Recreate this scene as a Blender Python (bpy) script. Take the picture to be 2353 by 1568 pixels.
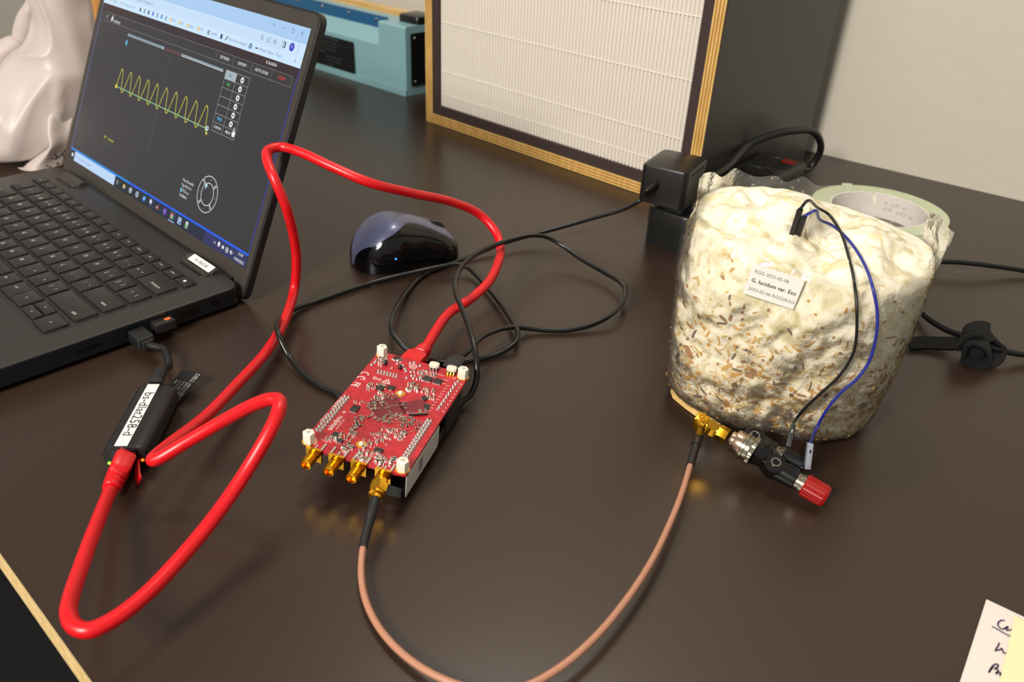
import bpy, bmesh, math, random
from mathutils import Vector, Matrix, noise
from mathutils.bvhtree import BVHTree

for o in list(bpy.data.objects):
    bpy.data.objects.remove(o)
scene = bpy.context.scene
COL = scene.collection
PI = math.pi
V = Vector

# ------------------------------------------------------------------ camera
IMG_W, IMG_H = 2353, 1568
FPX, PITCH, ROLL, CAM_H = 1858.13, 0.54963, 0.04987, 0.29594
_F = V((0, math.cos(PITCH), -math.sin(PITCH)))
_U0 = V((0, math.sin(PITCH), math.cos(PITCH)))
_R0 = V((1, 0, 0))
_R = math.cos(ROLL) * _R0 + math.sin(ROLL) * _U0
_U = -math.sin(ROLL) * _R0 + math.cos(ROLL) * _U0
CAM_P = V((0, 0, CAM_H))
cd = bpy.data.cameras.new('camera')
cd.sensor_fit = 'HORIZONTAL'
cd.sensor_width = 36.0
cd.lens = 36.0 * FPX / IMG_W
cd.clip_start = 0.01
cam = bpy.data.objects.new('camera', cd)
COL.objects.link(cam)
cam.matrix_world = Matrix(((_R.x, _U.x, -_F.x, 0), (_R.y, _U.y, -_F.y, 0), (_R.z, _U.z, -_F.z, CAM_H), (0, 0, 0, 1)))
scene.camera = cam
cd.dof.use_dof = True
cd.dof.focus_distance = 0.50
cd.dof.aperture_fstop = cd.lens / 2.6

# ------------------------------------------------------------------ light
world = bpy.data.worlds.new('room_light')
scene.world = world
world.use_nodes = True
bg = world.node_tree.nodes['Background']
bg.inputs[0].default_value = (1.0, 0.95, 0.88, 1)
bg.inputs[1].default_value = 0.36

def area(name, loc, target, size, power, col):
    l = bpy.data.lights.new(name, 'AREA')
    l.shape = 'DISK'; l.size = size; l.energy = power; l.color = col
    o = bpy.data.objects.new(name, l); COL.objects.link(o)
    o.location = loc
    d = V(target) - V(loc)
    o.rotation_euler = d.to_track_quat('-Z', 'Y').to_euler()
    return o

area('ceiling_lamp', (0.02, 0.88, 1.55), (0.05, 0.6, 0), 0.28, 7, (1.0, 0.94, 0.85))
area('room_lamp', (-0.95, -0.85, 1.15), (0.05, 0.6, 0.1), 0.60, 46, (1.0, 0.95, 0.87))

vs = scene.view_settings
scene.display_settings.display_device = 'sRGB'
vs.view_transform = 'Standard'; vs.look = 'None'; vs.gamma = 1.0; vs.use_curve_mapping = False
vs.exposure = 0.0

# ------------------------------------------------------------------ helpers
def at(u, v, z=0.0):
    """world point at height z seen at photo pixel (u, v)"""
    d = _F + (u - IMG_W / 2) / FPX * _R - (v - IMG_H / 2) / FPX * _U
    t = (z - CAM_H) / d.z
    return CAM_P + d * t

def ray(u, v):
    return (_F + (u - IMG_W / 2) / FPX * _R - (v - IMG_H / 2) / FPX * _U).normalized()

def lin(c):
    return tuple((x / 255 / 12.92) if x / 255 <= 0.04045 else ((x / 255 + 0.055) / 1.055) ** 2.4 for x in c)

MATS = {}
def mat(name, rgb, rough=0.5, metal=0.0, spec=0.5, emit=None, estr=1.0, bump=None, var=None, coat=0.0, alpha=None, trans=0.0):
    if name in MATS:
        return MATS[name]
    m = bpy.data.materials.new(name); m.use_nodes = True
    nt = m.node_tree; b = nt.nodes['Principled BSDF']
    c = lin(rgb) + (1,)
    b.inputs['Base Color'].default_value = c
    b.inputs['Roughness'].default_value = rough
    b.inputs['Metallic'].default_value = metal
    b.inputs['Specular IOR Level'].default_value = spec
    b.inputs['Coat Weight'].default_value = coat
    b.inputs['Coat Roughness'].default_value = 0.08
    b.inputs['Transmission Weight'].default_value = trans
    if emit:
        b.inputs['Emission Color'].default_value = lin(emit) + (1,)
        b.inputs['Emission Strength'].default_value = estr
    m.diffuse_color = c
    tc = None
    def coords():
        nonlocal tc
        if tc is None:
            tc = nt.nodes.new('ShaderNodeTexCoord')
        return tc.outputs['Object']
    if var:      # (scale, amount): brightness variation
        n = nt.nodes.new('ShaderNodeTexNoise'); n.inputs['Scale'].default_value = var[0]; n.inputs['Detail'].default_value = 5
        nt.links.new(coords(), n.inputs['Vector'])
        r = nt.nodes.new('ShaderNodeValToRGB')
        r.color_ramp.elements[0].position = 0.3; r.color_ramp.elements[1].position = 0.7
        a = var[1]
        r.color_ramp.elements[0].color = tuple(x * (1 - a) for x in c[:3]) + (1,)
        r.color_ramp.elements[1].color = tuple(min(1, x * (1 + a)) for x in c[:3]) + (1,)
        nt.links.new(n.outputs['Fac'], r.inputs['Fac']); nt.links.new(r.outputs['Color'], b.inputs['Base Color'])
    if bump:     # (scale, distance)
        n = nt.nodes.new('ShaderNodeTexNoise'); n.inputs['Scale'].default_value = bump[0]; n.inputs['Detail'].default_value = 4
        nt.links.new(coords(), n.inputs['Vector'])
        bp = nt.nodes.new('ShaderNodeBump'); bp.inputs['Strength'].default_value = 0.5; bp.inputs['Distance'].default_value = bump[1]
        nt.links.new(n.outputs['Fac'], bp.inputs['Height']); nt.links.new(bp.outputs['Normal'], b.inputs['Normal'])
    MATS[name] = m
    return m

def wood(name, c0, c1, scale=(3, 90, 90), rough=0.55):
    if name in MATS:
        return MATS[name]
    m = bpy.data.materials.new(name); m.use_nodes = True
    nt = m.node_tree; b = nt.nodes['Principled BSDF']
    tc = nt.nodes.new('ShaderNodeTexCoord'); mp = nt.nodes.new('ShaderNodeMapping')
    mp.inputs['Scale'].default_value = scale
    n = nt.nodes.new('ShaderNodeTexNoise'); n.inputs['Scale'].default_value = 4; n.inputs['Detail'].default_value = 6
    r = nt.nodes.new('ShaderNodeValToRGB')
    r.color_ramp.elements[0].position = 0.35; r.color_ramp.elements[1].position = 0.65
    r.color_ramp.elements[0].color = lin(c0) + (1,); r.color_ramp.elements[1].color = lin(c1) + (1,)
    nt.links.new(tc.outputs['Object'], mp.inputs['Vector']); nt.links.new(mp.outputs['Vector'], n.inputs['Vector'])
    nt.links.new(n.outputs['Fac'], r.inputs['Fac']); nt.links.new(r.outputs['Color'], b.inputs['Base Color'])
    b.inputs['Roughness'].default_value = rough
    MATS[name] = m
    return m

_TXT = {}
def text_geo(s, size, weight=0.0, align='LEFT'):
    k = (s, size, weight, align)
    if k not in _TXT:
        cu = bpy.data.curves.new('t', 'FONT'); cu.body = s; cu.size = size; cu.align_x = align; cu.align_y = 'CENTER'
        cu.resolution_u = 2; cu.offset = weight
        o = bpy.data.objects.new('t', cu)
        me = bpy.data.meshes.new_from_object(o)
        _TXT[k] = ([v.co.copy() for v in me.vertices], [tuple(p.vertices) for p in me.polygons])
        bpy.data.objects.remove(o); bpy.data.curves.remove(cu); bpy.data.meshes.remove(me)
    return _TXT[k]

def frame(o, x, y=None, z=None):
    """4x4 with origin o; x axis given and either y or z as a hint"""
    x = V(x).normalized()
    if z is not None:
        y = V(z).cross(x).normalized(); z = x.cross(y)
    else:
        z = x.cross(V(y)).normalized(); y = z.cross(x)
    return Matrix(((x.x, y.x, z.x, o[0]), (x.y, y.y, z.y, o[1]), (x.z, y.z, z.z, o[2]), (0, 0, 0, 1)))

def catmull(pts, n=10):
    P = [V(p) for p in pts]
    P = [P[0] * 2 - P[1]] + P + [P[-1] * 2 - P[-2]]
    out = []
    for i in range(1, len(P) - 2):
        p0, p1, p2, p3 = P[i - 1:i + 3]
        # centripetal parametrisation
        d1 = max((p1 - p0).length, 1e-6) ** .5; d2 = max((p2 - p1).length, 1e-6) ** .5; d3 = max((p3 - p2).length, 1e-6) ** .5
        m1 = (p2 - p1) / d2 - (p2 - p0) / (d1 + d2) + (p1 - p0) / d1
        m2 = (p3 - p2) / d3 - (p3 - p1) / (d2 + d3) + (p2 - p1) / d2
        m1 *= d2; m2 *= d2
        for k in range(n):
            t = k / n
            out.append((2 * t**3 - 3 * t**2 + 1) * p1 + (t**3 - 2 * t**2 + t) * m1 + (-2 * t**3 + 3 * t**2) * p2 + (t**3 - t**2) * m2)
    out.append(P[-2])
    return out

class MB:
    def __init__(s):
        s.v = []; s.f = []; s.m = []
    def add(s, vs, fs, mi=0, M=None):
        n = len(s.v)
        s.v += [(M @ V(p)) if M is not None else V(p) for p in vs]
        s.f += [tuple(i + n for i in f) for f in fs]
        s.m += [mi] * len(fs)
        return s
    def box(s, c, d, M=None, mi=0):
        x, y, z = c; a, b, e = d[0] / 2, d[1] / 2, d[2] / 2
        vs = [(x + i * a, y + j * b, z + k * e) for k in (-1, 1) for j in (-1, 1) for i in (-1, 1)]
        return s.add(vs, [(0, 2, 3, 1), (4, 5, 7, 6), (0, 1, 5, 4), (2, 6, 7, 3), (0, 4, 6, 2), (1, 3, 7, 5)], mi, M)
    def quad(s, x0, x1, y0, y1, z, M=None, mi=0):
        return s.add([(x0, y0, z), (x1, y0, z), (x1, y1, z), (x0, y1, z)], [(0, 1, 2, 3)], mi, M)
    def prism(s, poly, z0, z1, M=None, mi=0, ch=0.0):
        """extruded outline (ccw), with optional chamfer ch at top"""
        n = len(poly)
        rings = [[(p[0], p[1], z0) for p in poly]]
        if ch > 0:
            cx = sum(p[0] for p in poly) / n; cy = sum(p[1] for p in poly) / n
            hx = max(abs(p[0] - cx) for p in poly); hy = max(abs(p[1] - cy) for p in poly)
            ins = lambda k: [(cx + (p[0] - cx) * (1 - k / hx), cy + (p[1] - cy) * (1 - k / hy)) for p in poly]
            rings.append([(p[0], p[1], z1 - ch) for p in poly])
            rings.append([(q[0], q[1], z1 - ch * .3) for q in ins(ch * .3)])
            rings.append([(q[0], q[1], z1) for q in ins(ch)])
        else:
            rings.append([(p[0], p[1], z1) for p in poly])
        vs = [p for r in rings for p in r]; fs = []
        for k in range(len(rings) - 1):
            for i in range(n):
                j = (i + 1) % n
                fs.append((k * n + i, k * n + j, (k + 1) * n + j, (k + 1) * n + i))
        fs.append(tuple(range(n - 1, -1, -1))); fs.append(tuple((len(rings) - 1) * n + i for i in range(n)))
        return s.add(vs, fs, mi, M)
    def rrect(s, c, d, r, z0, z1, M=None, mi=0, ch=0.0, seg=4):
        return s.prism(rrpoly(c, d, r, seg), z0, z1, M, mi, ch)
    def lathe(s, prof, M=None, mi=0, n=24, caps=True):
        """profile of (radius, z) about local z"""
        vs = []; fs = []
        for r, z in prof:
            for i in range(n):
                a = 2 * PI * i / n
                vs.append((r * math.cos(a), r * math.sin(a), z))
        for k in range(len(prof) - 1):
            for i in range(n):
                j = (i + 1) % n
                fs.append((k * n + i, k * n + j, (k + 1) * n + j, (k + 1) * n + i))
        if caps:
            fs.append(tuple(range(n - 1, -1, -1))); fs.append(tuple((len(prof) - 1) * n + i for i in range(n)))
        return s.add(vs, fs, mi, M)
    def cyl(s, p0, p1, r0, r1=None, n=16, mi=0, caps=True, M=None):
        p0 = V(p0); p1 = V(p1); d = p1 - p0; L = d.length
        h = V((0, 0, 1)) if abs(d.normalized().z) < .9 else V((1, 0, 0))
        fr = frame(p0, h.cross(d).normalized(), z=d.normalized())
        if M is not None: fr = M @ fr
        return s.lathe([(r0, 0), (r1 if r1 is not None else r0, L)], fr, mi, n, caps)
    def tube(s, pts, r, n=10, mi=0, caps=True, M=None):
        P = [V(p) for p in pts]; k = len(P)
        T = []
        for i in range(k):
            d = P[min(i + 1, k - 1)] - P[max(i - 1, 0)]
            T.append(d.normalized())
        up = V((0, 0, 1)) if abs(T[0].z) < .9 else V((1, 0, 0))
        N = T[0].cross(up).normalized(); vs = []; fs = []
        for i in range(k):
            N = (N - T[i] * N.dot(T[i])).normalized(); B = T[i].cross(N)
            rr = r[i] if isinstance(r, (list, tuple)) else r
            for j in range(n):
                a = 2 * PI * j / n
                vs.append(P[i] + (N * math.cos(a) + B * math.sin(a)) * rr)
        for i in range(k - 1):
            for j in range(n):
                q = (j + 1) % n
                fs.append((i * n + j, i * n + q, (i + 1) * n + q, (i + 1) * n + j))
        if caps:
            fs.append(tuple(range(n - 1, -1, -1))); fs.append(tuple((k - 1) * n + j for j in range(n)))
        return s.add(vs, fs, mi, M)
    def strip(s, pts, w, z, M=None, mi=0):
        """flat polyline of width w in the local xy plane"""
        for a, b in zip(pts[:-1], pts[1:]):
            a = V((a[0], a[1], z)); b = V((b[0], b[1], z)); d = (b - a)
            if d.length < 1e-9: continue
            d.normalize(); n_ = V((-d.y, d.x, 0)) * w / 2; e = d * w * .3
            s.add([a - n_ - e, b - n_ + e, b + n_ + e, a + n_ - e], [(0, 1, 2, 3)], mi, M)
        return s
    def ring(s, c, r0, r1, z, a0=0, a1=2 * PI, M=None, mi=0, n=32):
        vs = []; fs = []
        for i in range(n + 1):
            a = a0 + (a1 - a0) * i / n
            vs += [(c[0] + r0 * math.cos(a), c[1] + r0 * math.sin(a), z), (c[0] + r1 * math.cos(a), c[1] + r1 * math.sin(a), z)]
            if i < n: fs.append((2 * i, 2 * i + 1, 2 * i + 3, 2 * i + 2))
        return s.add(vs, fs, mi, M)
    def text(s, t, size, x, y, z, M=None, mi=0, weight=0.0, align='LEFT', rot=0.0, sx=1.0):
        vs, fs = text_geo(t, size, weight, align)
        L = Matrix.Translation((x, y, z)) @ Matrix.Rotation(rot, 4, 'Z') @ Matrix.Diagonal((sx, 1, 1, 1))
        return s.add(vs, fs, mi, (M @ L) if M is not None else L)
    def build(s, name, mats, parent=None, smooth=35, local=None):
        me = bpy.data.meshes.new(name)
        if local is not None:
            inv = local.inverted(); vs = [inv @ p for p in s.v]
        else:
            vs = s.v
        me.from_pydata([tuple(p) for p in vs], [], s.f)
        for m in (mats if isinstance(mats, (list, tuple)) else [mats]):
            me.materials.append(m)
        me.polygons.foreach_set('material_index', s.m)
        me.validate(); me.update()
        if smooth:
            me.polygons.foreach_set('use_smooth', [True] * len(me.polygons))
            try: me.set_sharp_from_angle(angle=math.radians(smooth))
            except Exception: pass
        o = bpy.data.objects.new(name, me); COL.objects.link(o)
        if parent is not None: o.parent = parent
        return o

def rrpoly(c, d, r, seg=4):
    out = []
    for qx, qy, a0 in ((1, -1, -PI / 2), (1, 1, 0), (-1, 1, PI / 2), (-1, -1, PI)):
        cx = c[0] + qx * (d[0] / 2 - r); cy = c[1] + qy * (d[1] / 2 - r)
        for i in range(seg + 1):
            a = a0 + PI / 2 * i / seg
            out.append((cx + r * math.cos(a), cy + r * math.sin(a)))
    return out

def thing(name, label, cat, loc=(0, 0, 0), rotz=0.0, group=None, M=None):
    o = bpy.data.objects.new(name, None); COL.objects.link(o)
    o.empty_display_size = 0.02
    if M is not None: o.matrix_world = M
    else: o.location = loc; o.rotation_euler = (0, 0, rotz)
    o['label'] = label; o['category'] = cat
    if group: o['group'] = group
    return o
def tag(o, label, cat, group=None):
    o['label'] = label; o['category'] = cat
    if group: o['group'] = group
    return o
def RZ(loc, a):
    return Matrix.Translation(loc) @ Matrix.Rotation(a, 4, 'Z')
def hexpoly(r, a0=0.0):
    return [(r * math.cos(a0 + i * PI / 3), r * math.sin(a0 + i * PI / 3)) for i in range(6)]
# ------------------------------------------------------------------ setting: desk, wall, floor
DESK_A = -0.7205                         # direction of the desk's long side
dx = V((math.cos(DESK_A), math.sin(DESK_A), 0)); dy = V((-dx.y, dx.x, 0))
m_plaster = mat('wall_plaster', (206, 199, 184), 0.9, bump=(60, 0.0012))
m_floor = mat('floor_dark', (8, 8, 8), 0.8)
edge0 = at(0, 1270)                      # a point on the front edge of the desk top
wall_p = V((0.3, 0.98333, 0)); wall_a = -0.62664
wd = V((math.cos(wall_a), math.sin(wall_a), 0)); wn = V((-wd.y, wd.x, 0))

# desk top: a slab from the front edge back to the wall
m_lam = bpy.data.materials.new('brown_laminate'); m_lam.use_nodes = True
nt = m_lam.node_tree; b = nt.nodes['Principled BSDF']
b.inputs['Base Color'].default_value = lin((50, 36, 28)) + (1,)
b.inputs['Roughness'].default_value = 0.3
b.inputs['Specular IOR Level'].default_value = 0.5
tc = nt.nodes.new('ShaderNodeTexCoord'); n1 = nt.nodes.new('ShaderNodeTexNoise'); n1.inputs['Scale'].default_value = 7; n1.inputs['Detail'].default_value = 5
mr = nt.nodes.new('ShaderNodeMapRange'); mr.inputs['To Min'].default_value = 0.27; mr.inputs['To Max'].default_value = 0.36
nt.links.new(tc.outputs['Object'], n1.inputs['Vector']); nt.links.new(n1.outputs['Fac'], mr.inputs['Value']); nt.links.new(mr.outputs['Result'], b.inputs['Roughness'])
n2 = nt.nodes.new('ShaderNodeTexNoise'); n2.inputs['Scale'].default_value = 900
bp = nt.nodes.new('ShaderNodeBump'); bp.inputs['Strength'].default_value = 0.08; bp.inputs['Distance'].default_value = 0.0004
nt.links.new(tc.outputs['Object'], n2.inputs['Vector']); nt.links.new(n2.outputs['Fac'], bp.inputs['Height']); nt.links.new(bp.outputs['Normal'], b.inputs['Normal'])
m_ply1 = wood('plywood_pale', (205, 176, 118), (226, 200, 146), (60, 60, 8))
m_ply2 = wood('plywood_amber', (172, 133, 72), (200, 164, 104), (60, 60, 8))
m_black_plastic = mat('black_plastic', (17, 17, 18), 0.38)

def wall_hit(p, d):
    t = (wall_p - p).dot(wn) / d.dot(wn)
    return p + d * t
fl = edge0 - dx * 1.0; fr = edge0 + dx * 0.95
bl = wall_hit(fl, dy) - wn * 0.002; br = wall_hit(fr, dy) - wn * 0.002
desk = thing('desk', 'large dark brown laminate desk top with a pale plywood front edge', 'desk', tuple(edge0 + V((0, 0, -0.72))), DESK_A)
desk_M = RZ(edge0 + V((0, 0, -0.72)), DESK_A)
quadpoly = [fl, fr, br, bl]
mb = MB(); mb.prism([(p.x, p.y) for p in quadpoly], -0.0012, 0.0)
mb.build('laminate_top', m_lam, desk, 0, desk_M)
mb = MB(); mb.prism([(p.x, p.y) for p in quadpoly], -0.0262, -0.025)
mb.build('laminate_underside', m_lam, desk, 0, desk_M)
plies = [(-0.0012, -0.0072, m_ply1, 0.0), (-0.0072, -0.0102, m_ply2, -0.0004), (-0.0102, -0.0162, m_ply1, 0.0), (-0.0162, -0.0188, m_ply2, -0.0004), (-0.0188, -0.025, m_ply1, 0.0)]
for z1, z0, m_, off in plies:
    pp = [p - dy * off if k < 2 else p for k, p in enumerate(quadpoly)]
    mb = MB(); mb.prism([(p.x, p.y) for p in pp], z0, z1)
    mb.build('ply', m_, desk, 0, desk_M)
for p in (fl + dx * .08 + dy * .12, fr - dx * .08 + dy * .08, bl + dx * .1 - dy * .12, br - dx * .1 - dy * .12):
    mb = MB(); mb.rrect((p.x, p.y), (0.05, 0.05), 0.006, -0.72, -0.0262)
    mb.build('leg', m_black_plastic, desk, 40, desk_M)

def struct(name, mb, m, smooth=0):
    o = mb.build(name, m, None, smooth); o['kind'] = 'structure'; return o
mb = MB(); w0 = wall_p - wd * 2.2 ; w1 = wall_p + wd * 2.4
WF = frame(w0, wd, z=wn)
pl = [w0, w1, w1 + wn * 0.1, w0 + wn * 0.1]
mb.prism([(p.x, p.y) for p in pl], -0.745, 2.3)
struct('wall_back', mb, m_plaster)
mb = MB(); c0 = (fl + fr + bl + br) / 4
mb.box((c0.x, c0.y - .4, -0.735), (5.5, 5.5, 0.03)); struct('floor', mb, m_floor)
# ------------------------------------------------------------------ laptop
LX, LY, LYAW, LID = -0.19818, 0.52659, -0.73596, 0.43405
LAP = RZ((LX, LY, 0), LYAW)
lap = thing('laptop', 'open dark grey laptop showing a yellow oscilloscope trace', 'laptop', (LX, LY, 0), LYAW)
m_deck = mat('laptop_deck', (50, 48, 45), 0.42, 0.15, bump=(2500, 0.00003))
m_side = mat('laptop_side', (20, 24, 28), 0.3)
m_bez = mat('laptop_bezel', (56, 51, 46), 0.45)
m_key = mat('laptop_key', (36, 35, 33), 0.42)
m_keysh = mat('key_well', (7, 7, 7), 0.7)
m_leg = mat('key_legend', (206, 202, 194), 0.6)
m_blackgl = mat('gloss_black', (10, 10, 11), 0.15)
m_white = mat('white_paper', (232, 229, 222), 0.7)
m_ink = mat('black_ink', (22, 20, 20), 0.7)
m_metal = mat('steel', (170, 168, 164), 0.28, 1.0)
m_dkmetal = mat('dark_steel', (70, 70, 72), 0.35, 1.0)
DT = 0.0165                                 # deck height
mm = 0.001
XL, XR, YF, YR = -0.321, 0.0085, -0.2115, -0.009
mb = MB()
cx, cy = (XL + XR) / 2, (YF + YR) / 2
mb.rrect((cx, cy), (XR - XL, YR - YF), 0.009, 0.0035, DT - 0.0012, None, 1, 0, 6)
mb.rrect((cx, cy), (XR - XL - 0.0004, YR - YF - 0.0004), 0.009, DT - 0.0012, DT, None, 0, 0.0008, 6)
mb.rrect((cx, cy), (XR - XL - 0.02, YR - YF - 0.03), 0.009, 0.0008, 0.0036, None, 1, 0, 4)
mb.build('base', [m_deck, m_side], lap, 50)
for y in (YF + .02, YR - .02):
    mb = MB(); mb.rrect((cx, y), (0.24, 0.008), 0.003, 0.0, 0.0012); mb.build('rubber_foot', m_black_plastic, lap)
# keyboard well and trackpad
mb = MB(); mb.rrect((-0.1515, -0.0838), (0.279, 0.1085), 0.003, DT - 0.0002, DT + 0.00012); mb.build('keyboard_tray', mat('keyboard_tray', (38, 36, 34), 0.5), lap)
mb = MB(); mb.rrect((-0.165, -0.177), (0.115, 0.062), 0.004, DT - 0.0004, DT + 0.0002, None, 0, 0.0002); mb.build('trackpad', mat('trackpad', (54, 52, 49), 0.35), lap)
# keys: (centre x mm, centre y mm, w, h, legend, legend dx, dy, size)
U_ = 19.05
keys = []
for i in range(16):
    x = -288.2 + i * 17.84
    if i == 15: t = '\u25cf'
    else: t = ['esc', 'x', '-', '+', 'm', '<', '>', '*', '.', 'scr', '-', 'prt', 'home', 'end', 'insert', 'delete'][i]
    keys.append((x, -36.2, 15.4, 8.6, t if i < 15 else 'power', 0, 0, 2.3))
# the last two of the top row are delete and power
keys[-1] = (-20.6, -36.2, 15.4, 8.6, 'power', 0, 0, 2.4)
keys[-2] = (-38.4, -36.2, 15.4, 8.6, 'delete', 0, 0, 2.3)
keys[-3] = (-56.3, -36.2, 15.4, 8.6, 'insert', 0, 0, 2.3)
keys[-4] = (-74.1, -36.2, 15.4, 8.6, 'end', 0, 0, 2.3)
keys[-5] = (-92.0, -36.2, 15.4, 8.6, 'home', 0, 0, 2.3)
keys[-6] = (-109.8, -36.2, 15.4, 8.6, 'prt', 0, 0, 2.3)
R1, R2, R3, R4, R5 = -52.3, -70.7, -89.1, -107.6, -126.6
for i, (a, b_) in enumerate(zip("`1234567890-=", "~!@#$%^&*()_+")):
    keys.append((-285.0 + i * U_, R1, 16.4, 15.6, a, -3.4, 0, 4.0, b_))
keys.append((-31.0, R1, 31.0, 15.6, 'backspace', 3, -2, 3.0))
keys.append((-280.5, R2, 25.5, 15.6, 'tab', -6, 0, 3.2))
for i, a in enumerate("QWERTYUIOP"):
    keys.append((-256.5 + i * U_, R2, 16.4, 15.6, a, -2.5, 0, 4.4))
for i, (a, b_) in enumerate(zip("[]", "{}")):
    keys.append((-66.0 + i * U_, R2, 16.4, 15.6, a, -3.4, 0, 4.0, b_))
keys.append((-25.6, R2, 20.4, 15.6, '\\', -3.4, 0, 4.0, '|'))
keys.append((-278.5, R3, 30.0, 15.6, 'caps lock', -6, 0, 3.2))
for i, a in enumerate("ASDFGHJKL"):
    keys.append((-251.7 + i * U_, R3, 16.4, 15.6, a, -2.5, 0, 4.4))
for i, (a, b_) in enumerate(zip(";'", ":\"")):
    keys.append((-80.2 + i * U_, R3, 16.4, 15.6, a, -3.4, 0, 4.0, b_))
keys.append((-33.0, R3, 35.4, 15.6, 'enter', 8, -3, 3.2))
keys.append((-274.0, R4, 39.0, 15.6, 'shift', -8, 0, 3.2))
for i, a in enumerate("ZXCVBNM"):
    keys.append((-242.2 + i * U_, R4, 16.4, 15.6, a, -2.5, 0, 4.4))
for i, (a, b_) in enumerate(zip(",./", "<>?")):
    keys.append((-108.9 + i * U_, R4, 16.4, 15.6, a, -3.4, 0, 4.0, b_))
keys.append((-37.6, R4, 44.6, 15.6, 'shift', 12, -4, 3.2))
x = -293.0
for w, t in ((21, 'ctrl'), (16.4, 'fn'), (16.4, ''), (16.4, 'alt'), (97, ''), (16.4, 'alt'), (18.5, 'ctrl')):
    keys.append((x + w / 2, R5, w, 15.6, t, -3, 1, 2.8)); x += w + 2.6
keys.append((-68.0, R5 + 0.3, 19.2, 15.6, '<', 0, 0, 3.6))
keys.append((-45.8, R5 + 4.4, 19.2, 7.2, '^', 0, -.5, 3.6))
keys.append((-45.8, R5 - 4.0, 19.2, 7.2, 'v', 0, 0, 3.0))
keys.append((-23.6, R5 - 0.6, 19.2, 15.6, '>', 0, 0, 3.6))
_km = {}
for k in keys:
    kx, ky, w, h, t, ldx, ldy, sz = k[:8]
    key = (w, h)
    if key not in _km:
        mb = MB()
        mb.rrect((0, 0), ((w - .5) * mm, (h - .4) * mm), 0.0009, -0.0008, 0.0009, None, 0, 0.0004, 3)
        mb.rrect((0, 0), ((w + 1.2) * mm, (h + 1.2) * mm), 0.0012, -0.0012, -0.00065, None, 1, 0, 2)
        o = mb.build('key', [m_key, m_keysh], lap); _km[key] = o.data
    else:
        o = bpy.data.objects.new('key', _km[key]); COL.objects.link(o); o.parent = lap
    o.location = (kx * mm, ky * mm, DT + 0.0009)
    if t:
        mb = MB()
        if t == 'power':
            mb.ring((0, 0), 0, 1.1 * mm, 0.00094)
            mb.build('power_light', mat('power_led', (240, 245, 255), 0.5, emit=(225, 235, 255), estr=1.6), o, 0)
            continue
        mb.text(t, sz * mm, ldx * mm, ldy * mm, 0.00094, align='CENTER')
        if len(k) > 8: mb.text(k[8], sz * .9 * mm, 3.6 * mm, ldy * mm, 0.00094, align='CENTER')
        mb.build('legend', m_leg, o, 0)
# hinges
for x0, x1, lbl in ((-0.287, -0.2595, False), (-0.0545, -0.0245, True)):
    mb = MB(); mb.box(((x0 + x1) / 2, -0.0226, DT + 0.0002), (x1 - x0, 0.0014, 0.0006)); mb.build('hinge_slot', m_dkmetal, lap)
    mb = MB()
    mb.cyl((x0 - .004, -0.0125, DT - 0.0015), (x1 + .006, -0.0125, DT - 0.0015), 0.0048, n=20)
    mb.box(((x0 + x1) / 2 + .001, -0.0165, DT - .0002), (x1 - x0 + .008, 0.009, 0.0022))
    hg = mb.build('hinge', m_bez, lap)
    if lbl:
        mb = MB(); MM = frame(((x0 + x1) / 2 + .003, -0.0145, DT + 0.0031), (1, 0, 0), z=(0, -.36, 1))
        mb.rrect((0, 0), (0.031, 0.0066), 0.0004, 0, 0.0002, MM, 0)
        mb.text('bs-dlat258', 0.0042, 0, 0, 0.00028, MM, 1, 0.0, 'CENTER')
        mb.build('sticker', [m_white, m_ink], hg, 0)
mb = MB(); mb.box((cx, -0.0075, 0.0095), (0.295, 0.006, 0.011)); mb.build('hinge_bar', m_black_plastic, lap)
# ports on the right side (outer face at x = XR)
mb = MB(); xs = XR + 0.00005
def port(y, w, h, z, name, m_, dep=0.0006):
    mb = MB(); MM = frame((xs, y, z), (0, 1, 0), y=(0, 0, 1))
    mb.rrect((0, 0), (w, h), min(w, h) * .3, -0.0005, 0.00025, MM, 0)
    mb.rrect((0, 0), (w * .86, h * .7), h * .2, 0.0002, 0.0003, MM, 1)
    return mb.build(name, [m_, m_blackgl], lap)
port(-0.0302, 0.0062, 0.0042, 0.0098, 'lock_slot', m_blackgl)
p_ = port(-0.0505, 0.0165, 0.0062, 0.0098, 'hdmi_port', m_dkmetal)
port(-0.0885, 0.0105, 0.004, 0.0095, 'usb_c_port', m_dkmetal)
mb = MB(); MM = frame((xs, -0.118, 0.0095), (0, 1, 0), y=(0, 0, 1))
mb.rrect((0, 0), (0.017, 0.0022), 0.0008, -0.0005, 0.0003, MM); mb.build('card_slot', m_blackgl, lap)
# small key-cap dongle in the usb port
mb = MB(); mb.rrect((XR + 0.0035, -0.0700), (0.0085, 0.0145), 0.0012, 0.0062, 0.0128, None, 0, 0.0008); mb.rrect((XR + .004, -0.0668), (0.003, 0.004), 0.0008, 0.0127, 0.0130, None, 1)
dg = mb.build('usb_receiver', [mat('receiver_black', (30, 29, 28), .4), mat('receiver_orange', (226, 112, 38), .5)])
dg.matrix_world = LAP
tag(dg, 'tiny black USB receiver with an orange mark plugged into the laptop side', 'receiver')

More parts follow.
